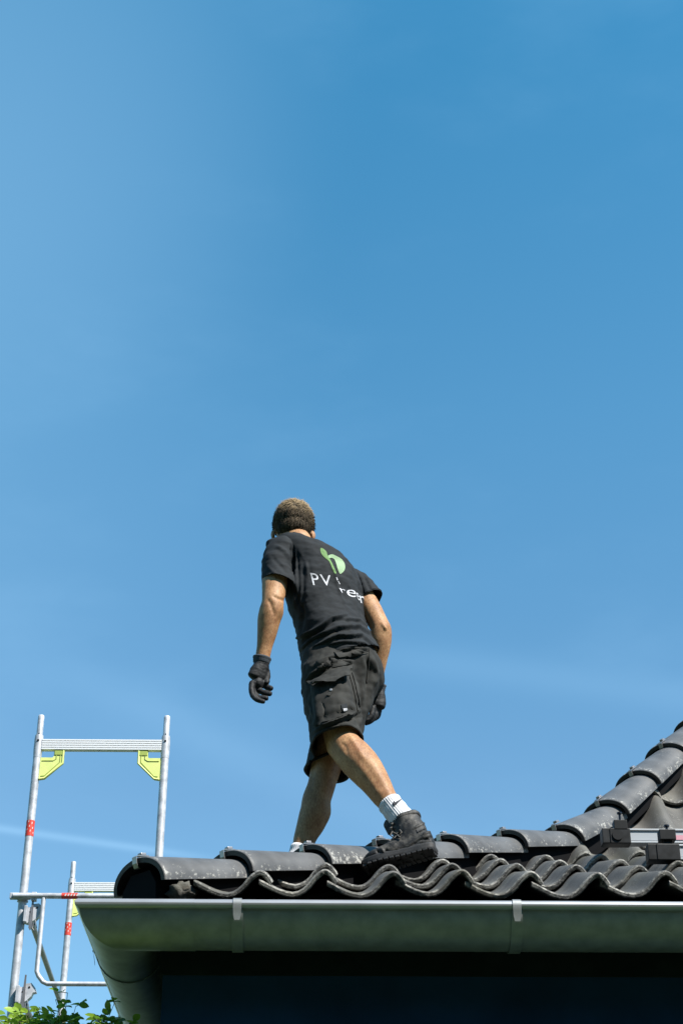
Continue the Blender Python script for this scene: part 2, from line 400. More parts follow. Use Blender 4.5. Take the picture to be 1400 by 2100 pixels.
# roof underlay (dark) so nothing shows through the tile laps
m = MB(); rows = []
for d in np.linspace(-.02, 4.1, 40):
    z = roof_z(d) - .05
    rows.append([Vector((XC + d, YC + d, z)), Vector((X_RIGHT, YC + d, z))])
m.grid(rows, smooth=False); rows = []
for d in np.linspace(-.02, 4.1, 40):
    z = roof_z(d) - .05
    rows.append([Vector((XC + d, YC + d, z)), Vector((XC + d, YC + 4.4, z))])
m.grid(rows, smooth=False)
hp(m.build('roof_underlay', M['under']))

# hip roll: dark continuous strip carrying the caps
m = MB(); rings = []
pn = Vector((1, -1, 0)).normalized()
for x in np.linspace(h0.x - .015, XC + 4.0, 60):
    p = hipP(x)
    rings.append([p + pn * a + Vector((0, 0, b)) for a, b in ((.085, -.17), (.078, -.080), (.045, -.034), (-.045, -.034), (-.078, -.080), (-.085, -.17))])
m.grid(rings, closed_v=True, smooth=False); m.add(rings[0], [(5, 4, 3, 2, 1, 0)])
hp(m.build('hip_roll', M['under']))

# hip caps
CAPL, CAPS = .405, .372
def cap_mesh():
    m = MB(); nth = 22
    us = [0, .004, .012, .03, .06, .12, .25, .40, CAPL]
    top, bot, at = [], [], []
    for u in us:
        w = u / CAPL; r = .124 - .027 * w; hgt = .087 - .016 * w
        rt_, rb_ = [], []
        for k in range(nth):
            th = R_(-6) + (math.pi + R_(12)) * k / (nth - 1)
            c, s = math.cos(th), math.sin(th)
            dr = (.004 if u == 0 else (.001 if u == .004 else 0))
            n = mnoise.noise(Vector((u * 25, k * .4, 3))) * .0012
            t_ = .019
            rt_.append(Vector((u, (r - dr + n) * c, (hgt - dr + n) * s - hgt)))
            rb_.append(Vector((u, (r - t_) * c, (hgt - t_) * s - hgt)))
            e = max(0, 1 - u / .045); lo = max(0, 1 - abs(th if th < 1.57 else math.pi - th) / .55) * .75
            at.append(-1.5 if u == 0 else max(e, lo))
        top.append(rt_); bot.append(rb_)
    n, mm = len(us), nth; off = n * mm
    vs = [p for r in top for p in r] + [p for r in bot for p in r]; fs = []
    for i in range(n - 1):
        for j in range(mm - 1):
            a, b_, c, e = i * mm + j, i * mm + j + 1, (i + 1) * mm + j + 1, (i + 1) * mm + j
            fs += [(a, b_, c, e), (off + a, off + e, off + c, off + b_)]
        fs += [(i * mm, (i + 1) * mm, off + (i + 1) * mm, off + i * mm), (i * mm + mm - 1, off + i * mm + mm - 1, off + (i + 1) * mm + mm - 1, (i + 1) * mm + mm - 1)]
    for j in range(mm - 1):
        fs.append((j, off + j, off + j + 1, j + 1)); k = (n - 1) * mm; fs.append((k + j, k + j + 1, off + k + j + 1, off + k + j))
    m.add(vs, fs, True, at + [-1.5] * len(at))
    me = bpy.data.meshes.new('hip_tile'); me.from_pydata([tuple(v) for v in m.v], [], m.f); me.polygons.foreach_set('use_smooth', m.sm)
    a = me.attributes.new('edge', 'FLOAT', 'POINT'); a.data.foreach_set('value', m.att)
    bm = bmesh.new(); bm.from_mesh(me); bmesh.ops.recalc_face_normals(bm, faces=bm.faces)
    for e in bm.edges:
        if len(e.link_faces) == 2 and e.calc_face_angle(0) > R_(40): e.smooth = False
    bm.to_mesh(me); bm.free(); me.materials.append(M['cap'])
    return me
def clip_mesh():
    # metal strap hooked over the nose of the cap
    m = MB(); w = .020; t = .0022; prof = [(.046, .0062), (.030, .0060), (.015, .0055), (.0, .0050), (-.008, .001), (-.009, -.020), (-.004, -.034), (.004, -.036)]
    P = [[Vector((x, -w / 2, z)), Vector((x, w / 2, z))] for x, z in prof]
    Q = [[Vector((x + (t if i > 3 else 0), -w / 2, z - (t if i <= 3 else 0))), Vector((x + (t if i > 3 else 0), w / 2, z - (t if i <= 3 else 0)))] for i, (x, z) in enumerate(prof)]
    m.grid(P, smooth=False); m.grid(Q, smooth=False, flip=True)
    for i in range(len(prof) - 1):
        for k in (0, 1): m.add([P[i][k], P[i + 1][k], Q[i + 1][k], Q[i][k]], [(0, 1, 2, 3)])
    # the little turned-up block behind the strap
    m.box(Vector((.026, 0, .0095)), (.022, w * .9, .010), bev=.003)
    me = bpy.data.meshes.new('clip'); me.from_pydata([tuple(v) for v in m.v], [], m.f); me.materials.append(M['clip'])
    return me
cap_me, clip_me = cap_mesh(), clip_mesh()
x = h0.x - .028; k = 0
while x < XC + 3.6:
    step = CAPS if x < KX - .05 else .335
    p = hipP(x)
    dz = .016
    # chord direction
    x2 = x
    for _ in range(60):
        x2 += .005
        if (hipP(x2) - p).length >= step: break
    q = hipP(x2) ; d = (q - p).normalized()
    ax = (d * CAPL - Vector((0, 0, .034))).normalized()
    side = Vector((0, 0, 1)).cross(ax).normalized(); upv = ax.cross(side)
    Mx = Matrix((ax, side, upv)).transposed().to_4x4()
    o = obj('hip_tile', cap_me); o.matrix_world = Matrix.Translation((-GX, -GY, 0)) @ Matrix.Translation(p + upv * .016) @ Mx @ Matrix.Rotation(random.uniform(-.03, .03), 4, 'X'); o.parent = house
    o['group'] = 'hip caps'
    c = obj('clip', clip_me); c.parent = o; c.location = (0, random.uniform(-.004, .004), 0)
    c.rotation_euler = (0, 0, random.uniform(-.06, .06))
    x = x2; k += 1

# ---- end of the hip: rafter end, mesh and battens under the first cap
e0 = hipP(h0.x)
m = MB(); ang = Matrix.Rotation(R_(45), 3, 'Z')
m.box(e0 + Vector((.03, .03, -.155)), (.10, .07, .10), ang, .004); m.box(e0 + Vector((.05, .01, -.115)), (.05, .03, .05), ang, .003)
hp(m.build('rafter_end', M['wood']))
m = MB(); m.box(e0 + Vector((-.005, -.01, -.10)), (.012, .10, .006), ang @ Matrix.Rotation(.3, 3, 'X'), .001); m.box(e0 + Vector((.03, -.03, -.12)), (.012, .006, .06), ang, .001)
hp(m.build('flashing_edge', M['clip']))
# moss tuft on the cap rim
m = MB(); mp = atY(397, 1800, on_hip(397, 1768).y - .088)
for _ in range(90):
    d = Vector((random.gauss(0, 1), random.gauss(0, 1), random.gauss(0, 1))).normalized()
    p = mp + d * .012 * random.random(); q = p + (d + Vector((0, 0, .2))) * .010; s_ = d.orthogonal().normalized() * .003
    m.add([p - s_, p + s_, q], [(0, 1, 2)])
M['moss'] = material('moss', (.10, .13, .02), .9)
hp(m.build('moss_tuft', M['moss'], recalc=False))
# broken bit of tile and mortar at the foot of the hip
m = MB(); c0 = atY(372, 1832, GY + .14); q = bmesh.new(); bmesh.ops.create_icosphere(q, subdivisions=3, radius=1)
m.add([c0 + Vector((v.co.x * .045, v.co.y * .05, v.co.z * .032)) * (1 + .5 * mnoise.noise(v.co * 2.2)) for v in q.verts], [[v.index for v in f.verts] for f in q.faces], True); q.free()
hp(m.build('broken_mortar', M['tile']))

# ---- gutter
def gprof(R, n=26, a0=0, a1=180):
    return [(math.cos(R_(a)) * R, -math.sin(R_(a)) * R) for a in np.linspace(a0, a1, n)]
def gsweep(m, prof, o_shift, x0=None, x1=None, y1=None, dz=0.0, smooth=True):
    """sweep profile (outward, z) along the eave; path right end x1 -> corner -> back y1"""
    def front(x): return [Vector((x, GY + GR - o, GZ + z + dz)) for o, z in prof]
    def corner(): return [Vector((GX + GR - o, GY + GR - o, GZ + z + dz)) for o, z in prof]
    def back(y): return [Vector((GX + GR - o, y, GZ + z + dz)) for o, z in prof]
    if y1 is None: m.grid([front(x) for x in np.linspace(x1, x0, 14)], smooth=smooth)
    else:
        m.grid([front(x) for x in np.linspace(x1, GX + .25, 4)] + [corner()], smooth=smooth)
        m.grid([corner()] + [back(y) for y in np.linspace(GY + .3, y1, 6)], smooth=smooth)
jx = atY(398, 1900, GY + .02).x
m = MB()
gsweep(m, gprof(GR, a1=178), 0, x0=jx - .05, x1=X_RIGHT)
gsweep(m, gprof(GR + .002, a1=178), 0, x1=jx, y1=GY + .62)
gsweep(m, gprof(GR, a1=178), 0, x1=GX + .3, y1=GY + 4.5)
gut_o = hp(m.build('gutter', M['gutter'], recalc=False))
bead = [(GR + .0006 + math.cos(t) * .0138, math.sin(t) * .0138 - .0012) for t in np.linspace(0, 2 * math.pi, 17)]
m = MB(); gsweep(m, bead, 0, x0=jx, x1=X_RIGHT)
bead2 = [(GR + .001 + math.cos(t) * .0142, math.sin(t) * .0142 - .0012) for t in np.linspace(0, 2 * math.pi, 17)]
gsweep(m, bead2, 0, x1=jx, y1=GY + 4.5)
M['bead'] = material('zinc_bead', (.45, .46, .48), .38, .5, noise=(9, .1))
o = m.build('gutter_bead', M['bead'], recalc=False); o.parent = gut_o
def bracket(px=None, y=None):
    m = MB(); w = .017 if px else .014
    pr = gprof(GR + .0055, 30, -6, 150); pi_ = gprof(GR + .0025, 30, -6, 150)
    if px:
        xx = atY(px, 1900, GY + .01).x
        f = lambda o, z, s: Vector((xx + s * w, GY + GR - o, GZ + z))
    else:
        f = lambda o, z, s: Vector((GX + GR - o, y + s * w, GZ + z))
    A = [[f(o, z, s) for s in (-1, -.8, .8, 1)] for o, z in pr]; B = [[f(o, z, s) for s in (-1, 1)] for o, z in pi_]
    for i, r in enumerate(A):
        pass
    m.grid(A, smooth=True)
    for i in range(len(A) - 1):
        m.add([A[i][0], A[i + 1][0], B[i + 1][0], B[i][0]], [(0, 1, 2, 3)]); m.add([A[i][3], A[i + 1][3], B[i + 1][1], B[i][1]], [(0, 1, 2, 3)])
    # spring tab folded over the bead
    tp = [(GR - .016, .010), (GR - .006, .0155), (GR + .006, .0155), (GR + .0155, .008), (GR + .0165, -.006), (GR + .012, -.020), (GR + .0085, -.036), (GR + .0065, -.050)]
    ws = [.75, .75, .75, .75, .75, .72, .68, .45]
    T = [[f(o, z, -q), f(o, z, q)] for (o, z), q in zip(tp, ws)]
    m.grid(T, smooth=True)
    return m.build('gutter_bracket', M['gutter'], recalc=False)
for p in (486, 1060, 1640): b_ = bracket(px=p); b_.parent = gut_o
for yy in (.48, 1.3, 2.1): b_ = bracket(y=GY + yy); b_.parent = gut_o
for c in gut_o.children: pass

# ---- fascia, wall
WX, WY = GX + 2 * GR + .012, GY + 2 * GR + .012
m = MB()
fz = GZ - .148
m.box(Vector(((WX + X_RIGHT) / 2, WY + .015, (GZ + .06 + fz) / 2)), (X_RIGHT - WX, .03, GZ + .06 - fz))
m.box(Vector((WX + .015, WY + .03 + 2.1, (GZ + .06 + fz) / 2)), (.03, 4.2, GZ + .06 - fz))
hp(m.build('fascia', M['fascia']))
m = MB()
wi = .012
m.box(Vector(((WX + wi + X_RIGHT - .02) / 2, WY + wi + .12, (fz + .05) / 2)), (X_RIGHT - .02 - WX - wi, .24, fz + .05))
m.box(Vector((WX + wi + .12, WY + wi + .24 + 2, (fz + .05) / 2)), (.24, 4.0, fz + .05))
hp(m.build('wall', M['wall']))

# ================================================================ mounting rails on the roof
def mounting_rail(label, px0, py_top, py_bot, Y, capw_px, clamp, xend=2.9, hook_x=()):
    a = atY(px0, py_top, Y); b = atY(px0, py_bot, Y)
    h = (a.z - b.z); zc = (a.z + b.z) / 2; cw = atY(px0 + capw_px, py_top, Y).x - a.x
    root = tag(empty('mounting_rail', (a.x, Y, b.z)), label, 'mounting rail')
    def up(o): o.parent = root; o.matrix_parent_inverse = Matrix.Translation((-a.x, -Y, -b.z)); return o
    m = MB(); x0 = a.x + .01
    L = xend - x0; xm = (xend + x0) / 2; dpt = .038
    # ribbed profile: web, top flange, bottom flange with grooves
    m.box(Vector((xm, Y + dpt / 2, zc)), (L, dpt, h - .006), bev=.001)
    m.box(Vector((xm, Y + dpt / 2 - .002, zc + h / 2 - .003)), (L, dpt + .006, .006), bev=.001)
    m.box(Vector((xm, Y + dpt / 2 - .003, zc - h / 2 + .003)), (L, dpt + .008, .006), bev=.001)
    m.box(Vector((xm, Y - .001, zc - h / 2 + .012)), (L, .004, .004))
    up(m.build('profile', M['rail']))
    m = MB(); m.box(Vector((a.x + cw / 2, Y + dpt / 2 - .002, zc - .001)), (cw, dpt + .014, h + .004), bev=.003)
    m.box(Vector((a.x + cw * .30, Y - .010, zc - .001)), (.003, .004, h))
    ec = up(m.build('end_cap', M['scuff']))
    if clamp:
        px, cy0, cy1, cwid, by = clamp
        c0 = atY(px, cy0, Y); c1 = atY(px, cy1, Y); wid = atY(px + cwid, cy0, Y).x - c0.x
        m = MB(); m.box(Vector((c0.x, Y + .012, (c0.z + c1.z) / 2)), (wid, .045, c0.z - c1.z), bev=.002)
        top = zc + h / 2
        if c1.z > top + .002: m.box(Vector((c0.x, Y + .014, (c1.z + top) / 2)), (wid * .5, .03, c1.z - top + .004))
        cl = up(m.build('clamp', M['black']))
        bt = atY(px, by, Y)
        m = MB(); xb = c0.x + .003
        m.tube([Vector((xb, Y + .012, c0.z - .001)), Vector((xb, Y + .012, bt.z - .006))], .0045, 10)
        m.tube([Vector((xb, Y + .012, bt.z - .006)), Vector((xb, Y + .012, bt.z))], .010, 8)
        bo = m.build('bolt', M['bolt']); bo.parent = cl; 
    m = MB()
    for hx in hook_x:
        d = Y - YC; zr = roof_z(d); m = MB()
        m.box(Vector((hx, Y + dpt + .004, (b.z + .02 + zr) / 2)), (.035, .006, b.z + .02 - zr), bev=.001)
        m.box(Vector((hx, Y + .0, b.z - .005)), (.035, .09, .008), bev=.001)
        up(m.build('roof_hook', M['clip']))
    return root, up
r1, up1 = mounting_rail('rear aluminium rail on the tiles, ending further left in a black cap with round mark', 1232, 1700, 1729, 5.92, 58, (1270, 1683, 1702, 27, 1664), hook_x=(1.45, 2.3))
m = MB(); p = atY(1258, 1714, 5.92)
m.tube([Vector((p.x + .012, 5.92 - .014, p.z)), Vector((p.x + .012, 5.92 - .009, p.z))], .020, 20); up1(m.build('cap_plug', M['black']))
m = MB(); p = atY(1395, 1712, 5.92); m.box(Vector((p.x, 5.917, p.z - .012)), (.05, .003, .018)); up1(m.build('label_sticker', M['pink']))
r2, up2 = mounting_rail('front aluminium mounting rail at the right photo edge, with plain black end cap', 1325, 1732, 1763, 5.62, 66, (1366, 1702, 1723, 33, 1690), hook_x=(1.5, 2.3))
# ================================================================ scaffold
SD1 = 10.3
pl = atD(86, 1466, SD1); prr = atD(343, 1469, SD1)
SY1 = (pl.y + prr.y) / 2; SY2 = SY1 + 2.72
DX2 = 0.0
SXL, SXR = pl.x, prr.x; SXL0, SXR0 = SXL, SXR; STOP = (pl.z + prr.z) / 2
scaf = tag(empty('scaffold', (SXL, SY1, 0)), 'galvanised tube scaffold with lime green corner gussets and red tape behind the eave corner', 'scaffold')
def sp(o, par=None):
    o.parent = par or scaf
    if not par: o.matrix_parent_inverse = Matrix.Translation((-SXL, -SY1, 0))
    return o
def zat(px, py, Y): return atY(px, py, Y).z
barT = zat(90, 1518, SY1); barB = zat(90, 1539, SY1)
def frame(Y, dz, redz, dx=0):
    SXL, SXR = SXL0 + dx, SXR0 + dx
    for i, X in enumerate((SXL, SXR)):
        m = MB()
        zt = STOP + dz; zs_ = barT + dz + .03
        m.tube([(X, Y, 0), (X, Y, zs_ - .06), (X, Y, zs_)], .0245, 20)
        m.tube([(X, Y, zs_), (X, Y, zt - .012), (X, Y, zt - .003), (X, Y, zt)], [.0195, .0195, .017, .008], 20)
        m.tube([(X, Y, barB + dz - .05), (X, Y, barB + dz - .01), (X, Y, barT + dz), (X, Y, barT + dz + .03)], [.0252, .0275, .0275, .0252], 20)
        po = sp(m.build('post', M['alu']))
        m = MB(); m.tube([(X - .0, Y - .0205, zt - .13), (X, Y - .0185, zt - .13)], .004, 10); sp(m.build('pin_hole', M['black']), po); m = MB(); m.tube([(X - .0, Y - .0275, barT + dz - .012), (X, Y - .03, barT + dz - .012)], .007, 10)
        sp(m.build('pin_hole', M['black']), po)
        if i == 0 and redz:
            a, b = redz; m = MB(); m.tube([(X, Y, b), (X, Y, a)], .0256, 24, cap=False); t = sp(m.build('tape_band', M['red']), po)
            m = MB()
            for k in range(9):
                th = R_(-150 + k * 15); zz = b + (a - b) * (.12 + .1 * ((k * 5) % 8)); r = .0260
                q = [Vector((X + math.cos(th + s * .09) * r, Y + math.sin(th + s * .09) * r, zz + h)) for s, h in ((-1, 0), (1, .004), (1, .016), (-1, .012))]
                m.add(q, [(0, 1, 2, 3)])
            sp(m.build('tape_print', M['white']), po)
    # ribbed head bar
    m = MB(); h = barT - barB; w = SXR - SXL - .046; xm = (SXL + SXR) / 2
    m.box((xm, Y + .004, barT + dz - h / 2), (w, .040, h - .004), bev=.001)
    for k in range(5): m.box((xm, Y - .017, barT + dz - .005 - k * (h - .010) / 4), (w, .006, .0095), bev=.0012)
    hb = sp(m.build('head_bar', M['bar']))
    m = MB()
    for px in (135, 209, 282):
        xx = SXL + (px - 86) / 257 * (SXR - SXL)
        m = MB(); m.tube([(xx, Y - .006, barB + dz + .004), (xx, Y - .006, barB + dz - .003)], .010, 12)
        sp(m.build('rivet', M['white']), hb)
    # gussets
    for sgn, X in ((1, SXL), (-1, SXR)):
        s_ = h / .066
        def G(a, b): return Vector((X + sgn * a, Y - .012, barB + dz + b))
        out = [(.108, .004), (.172, .004), (.172, -.085), (.060, -.190), (.024, -.196), (.024, -.052), (.100, -.052), (.108, -.042)]
        out = [(a * .95, b * .98) for a, b in out]
        m = MB(); P = [G(a, b) for a, b in out]
        m.prism(P, (0, .024, 0)); g = sp(m.build('gusset', M['lime']))
        # raised rim and groove
        m = MB()
        inn = [(.034, -.072), (.106, -.072), (.125, -.060), (.125, -.012)]
        m.tube([G(a * .95, b) + Vector((0, -.001, 0)) for a, b in inn], .0025, 8)
        inn = [(.150, -.012), (.150, -.080), (.060, -.170), (.036, -.172)]
        m.tube([G(a * .95, b) + Vector((0, -.001, 0)) for a, b in inn], .0025, 8)
        m.box(G(.132, -.018) + Vector((0, .011, 0)), (.052, .030, .034), bev=.002)
        sp(m.build('groove', M['limed']), g)
        m = MB(); rim = [(.168, .0), (.168, -.086), (.060, -.186), (.026, -.190)]
        m.tube([G(a * .95, b) for a, b in rim], .0065, 8)
        sp(m.build('rim', M['lime']), g)
frame(SY1, 0.0, (zat(62, 1684, SY1), zat(61, 1716, SY1)))
frame(SY2, 0.0, (zat(139, 1893, SY2), zat(139, 1919, SY2)), atY(148, 1812, SY2).x - SXL)
# end guard: top tube with dropped loop, clamped to the near post
m = MB(); zt = zat(60, 1842, SY1); Yg = SY1 - .045
m.tube([(SXL - .10 + .05, Yg, zt), (SXR + .05, Yg, zt)], .0168, 18)
gd = sp(m.build('end_guard_rail', M['alu']))
m = MB(); zl = zat(80, 2022, SY1); xl = atY(92, 1850, SY1).x
pts = [(xl, Yg, zt - .012), (xl, Yg, zl + .07), (xl + .012, Yg, zl + .045), (xl + .04, Yg, zl + .012), (xl + .065, Yg, zl), (SXR - .09, Yg, zl), (SXR - .06, Yg, zl + .012), (SXR - .03, Yg, zl + .06), (SXR - .03, Yg, zt - .012)]
m.tube(pts, .0135, 16); sp(m.build('guard_loop', M['alu']), gd)
m = MB(); x0 = atY(127, 1842, Yg).x; x1 = atY(160, 1842, Yg).x; m.tube([(x0, Yg, zt), (x1, Yg, zt)], .0176, 20, cap=False); sp(m.build('tape_band', M['red']), gd)
m = MB()
for k in range(5):
    xx = x0 + .018 + k * .017; m.add([Vector((xx + a, Yg - .0178, zt + b)) for a, b in ((0, -.006), (.009, -.004), (.012, .009), (.004, .007))], [(0, 1, 2, 3)])
sp(m.build('tape_print', M['white']), gd)
m = MB(); m.tube([(SXL, SY1 - .0, zt - .022), (SXL, SY1, zt + .022)], .032, 20); m.box((SXL - .01, SY1 - .035, zt), (.12, .03, .036), bev=.004); m.box((SXL + .07, SY1 - .03, zt - .002), (.03, .04, .05), bev=.004)
sp(m.build('coupler', M['alu']))
# wedge couplers and diagonal braces
for px, py in ((62, 1880), (44, 2044)):
    zc = zat(px, py, SY1)
    m = MB(); cx = SXL + .062
    # folded pocket outline
    poly = [(-.035, .045), (-.005, .048), (.01, .066), (.040, .070), (.062, .045), (.070, .020), (.052, .016), (.044, -.005), (.020, -.030), (-.020, -.046), (-.040, -.040)]
    m.prism([Vector((cx + a, SY1 - .030, zc + b)) for a, b in poly], (0, .045, 0))
    m.box((cx - .03, SY1 - .035, zc + .002), (.018, .05, .095), bev=.003)
    cp = sp(m.build('wedge_coupler', M['alu']))
    m = MB(); m.prism([Vector((cx + a, SY1 - .036, zc + b)) for a, b in [(.0, .115), (.009, .115), (.012, -.075), (.001, -.09), (-.008, -.075)]], (0, .006, 0))
    sp(m.build('wedge', M['clip']), cp)
    m = MB(); m.tube([(cx + .028, SY1 - .036, zc - .03), (cx + .040, SY1 - .036, zc - .075), (cx + .030, SY1 - .036, zc - .095), (cx + .016, SY1 - .036, zc - .080), (cx + .018, SY1 - .036, zc - .045)], .003, 6); sp(m.build('wire_loop', M['clip']), cp)
    for a, b in ((.03, .045), (-.005, .02)): m = MB(); m.tube([(cx + a, SY1 - .032, zc + b), (cx + a, SY1 - .0295, zc + b)], .006, 10); sp(m.build('slot', M['black']), cp)
zA = zat(66, 1893, SY1); zB = zat(126, 2062, SY2)
m = MB(); m.tube([(SXL + .065, SY1 + .02, zA), (atY(126, 2062, SY2).x, SY2, zB), ], .0165, 18); sp(m.build('diagonal_brace', M['alu_dk']))
zA2 = zat(50, 2058, SY1)
m = MB(); m.tube([(SXL + .065, SY1 + .02, zA2), (atY(126, 2062, SY2).x, SY2, zB - (zA - zA2))], .0165, 18); sp(m.build('diagonal_brace', M['alu_dk']))
# long guard rails between the frames on the outer side, lower down
m = MB(); m.box(((SXL + SXR) / 2, (SY1 + SY2) / 2, STOP - 3.2), (SXR - SXL - .1, SY2 - SY1 - .1, .05), bev=.004); sp(m.build('deck_board', M['alu']))

# ================================================================ shrub at the corner
def leafshrub():
    root = tag(empty('leafy_shrub', (-.75, 5.0, 0)), 'green leafy rose-like shrub climbing up under the gutter corner', 'shrub')
    def up(o): o.parent = root; o.matrix_parent_inverse = Matrix.Translation((.75, -5.0, 0)); return o
    ml = bpy.data.materials.new('leaf'); ml.use_nodes = True; t = ml.node_tree; b = t.nodes['Principled BSDF']
    gi = t.nodes.new('ShaderNodeNewGeometry'); rp = t.nodes.new('ShaderNodeValToRGB')
    rp.color_ramp.elements[0].color = (.09, .20, .02, 1); rp.color_ramp.elements[1].color = (.36, .52, .06, 1)
    t.links.new(gi.outputs['Random Per Island'], rp.inputs[0]); t.links.new(rp.outputs[0], b.inputs['Base Color'])
    b.inputs['Roughness'].default_value = .45
    tr = t.nodes.new('ShaderNodeBsdfTranslucent'); t.links.new(rp.outputs[0], tr.inputs[0])
    mx = t.nodes.new('ShaderNodeMixShader'); mx.inputs[0].default_value = .4
    t.links.new(b.outputs[0], mx.inputs[1]); t.links.new(tr.outputs[0], mx.inputs[2]); t.links.new(mx.outputs[0], t.nodes['Material Output'].inputs[0])
    stem = MB(); leaf = MB(); rnd = random.Random(4)
    def add_leaf(p, d, L):
        d = d.normalized(); n = Vector((rnd.gauss(0, .5), rnd.gauss(0, .5), 1)); n = (n - d * n.dot(d)).normalized(); s_ = d.cross(n)
        st = [(0, .0), (.12, .22), (.3, .36), (.5, .38), (.7, .30), (.88, .14), (1, 0)]
        P = []
        for a, w in st:
            c = p + d * L * a + n * (-.18 * L * a * a)
            P.append([c - s_ * w * L + n * .10 * L * (w > 0), c, c + s_ * w * L + n * .10 * L * (w > 0)])
        leaf.grid(P, smooth=True)
    def shoot(p, d, n, r, leafL, depth=0):
        pts = [p.copy()]; q = p.copy(); dd = d.normalized()
        for i in range(n):
            dd = (dd + Vector((rnd.gauss(0, .07), rnd.gauss(0, .07), rnd.gauss(0, .05)))).normalized()
            q = q + dd * .045; pts.append(q.copy())
            if i > 1 or depth:
                side = Vector((rnd.gauss(0, 1), rnd.gauss(0, 1), rnd.gauss(0, .4))).normalized()
                # compound leaf: a stalk with 3-5 leaflets
                e = q + side * .035
                stem.tube([q, e], .0011, 5)
                add_leaf(e, side + dd * .3, leafL * rnd.uniform(.8, 1.1))
                for sg in (-1, 1): add_leaf(q + side * .022, (side.cross(Vector((0, 0, 1))) * sg + side * .5), leafL * rnd.uniform(.65, .95))
            if depth == 0 and i in (7, 10) : shoot(q, (dd + Vector((rnd.gauss(0, 1), rnd.gauss(0, .7), .2))).normalized(), 3, r * .6, leafL, 1)
        stem.tube(pts, [r * (1 - .7 * i / len(pts)) for i in range(len(pts))], 6)
    # tips seen in the photograph: (px, py, distance)
    tips = [(10, 2096, 5.2), (28, 2090, 5.2), (48, 2098, 5.2), (70, 2090, 5.2), (95, 2086, 5.2), (120, 2072, 5.2), (140, 2046, 5.2), (158, 2052, 5.2), (178, 2050, 5.15), (200, 2062, 5.1), (110, 2098, 5.1), (150, 2082, 5.1),
            (180, 2084, 5.1), (215, 2090, 5.0), (232, 2082, 4.9), (256, 2084, 4.85), (12, 2092, 5.25), (33, 2096, 5.2), (55, 2090, 5.25), (98, 2080, 5.2), (112, 2090, 5.1), (190, 2092, 5.1), (172, 2098, 5.05), (228, 2098, 5.0), (247, 2094, 4.95), (262, 2108, 4.9), (50, 2112, 5.3), (190, 2106, 5.1), (240, 2104, 4.9), (0, 2106, 5.2), (130, 2108, 5.2), (265, 2112, 4.8),
            (5, 2086, 5.3), (40, 2080, 5.3), (62, 2084, 5.3), (85, 2092, 5.25), (105, 2088, 5.25), (15, 2100, 5.0), (75, 2104, 5.0), (125, 2098, 5.0), (145, 2104, 4.95), (205, 2100, 4.9), (222, 2104, 4.95), (132, 2060, 5.15), (168, 2072, 5.15),
            (20, 2112, 5.1), (85, 2108, 5.1), (165, 2112, 5.0), (35, 2104, 5.25), (60, 2102, 5.15)]
    tips += [(x_, 2098 + (k_ % 3) * 5, 5.25) for k_, x_ in enumerate(range(-5, 150, 13))] + [(x_, 2104 + (k_ % 2) * 5, 5.0) for k_, x_ in enumerate(range(150, 250, 14))]
    for px, py, D in tips:
        tp = atD(px, py, D); base = tp + Vector((rnd.uniform(-.06, .02), rnd.uniform(-.06, .06), -.62))
        shoot(base, tp - base, 14, .0024, rnd.uniform(.028, .042))
    # trunk clump down to the soil
    for k in range(9):
        b0 = Vector((-.78 + rnd.uniform(-.15, .25), 4.9 + rnd.uniform(-.15, .1), 0)); t0 = atD(rnd.uniform(20, 300), 2100, 5.1) - Vector((0, 0, .75))
        pts = [b0.lerp(t0, i / 8) + Vector((rnd.gauss(0, .02), rnd.gauss(0, .02), 0)) for i in range(9)]
        stem.tube(pts, [.012 - .0008 * i for i in range(9)], 7)
    up(stem.build('stem', material('stem', (.10, .11, .05), .7), recalc=False)); up(leaf.build('foliage', ml, recalc=False))
leafshrub()
# ================================================================ the roofer
def reach(P, px, py, L, near=True):
    """the point on the sight line of (px, py) at bone length L from joint P"""
    d = Vector(ray(px, py)); C = Vector(_c); v = C - P; a = d.dot(d); b = 2 * d.dot(v); c = v.dot(v) - L * L; D = b * b - 4 * a * c
    t = -b / 2 / a if D < 0 else (-b + (-1 if near else 1) * math.sqrt(D)) / 2 / a
    return C + d * t
def cr(pts, n):
    """Catmull-Rom through rows of numbers"""
    P = [np.array(p, float) for p in pts]; out = []
    for i in range(len(P) - 1):
        p0, p1, p2, p3 = P[max(i - 1, 0)], P[i], P[i + 1], P[min(i + 2, len(P) - 1)]
        for k in range(n):
            t = k / n
            out.append(.5 * (2 * p1 + (p2 - p0) * t + (2 * p0 - 5 * p1 + 4 * p2 - p3) * t * t + (3 * p1 - p0 - 3 * p2 + p3) * t ** 3))
    out.append(P[-1]); return out
def loft(m, st, seg=28, n=6, power=1.0):
    """st: (centre, side axis, depth axis, ra, rb) -> closed tube with elliptical sections"""
    rows = [list(c) + list(a) + list(b) + [ra, rb] for c, a, b, ra, rb in st]
    rings = []
    for r in cr(rows, n):
        c, a, b = Vector(r[0:3]), Vector(r[3:6]).normalized(), Vector(r[6:9]).normalized()
        ring = []
        for k in range(seg):
            t = 2 * math.pi * k / seg; ct, s_ = math.cos(t), math.sin(t)
            if power != 1.0: ct = math.copysign(abs(ct) ** power, ct); s_ = math.copysign(abs(s_) ** power, s_)
            ring.append(c + a * (r[9] * ct) + b * (r[10] * s_))
        rings.append(ring)
    m.grid(rings, closed_v=True)
    for ring, fl in ((rings[0], True), (rings[-1], False)):
        c = sum(ring, Vector()) / seg; b0 = len(m.v); m.add(ring + [c], [((i, seg, (i + 1) % seg) if fl else (i, (i + 1) % seg, seg)) for i in range(seg)], True)
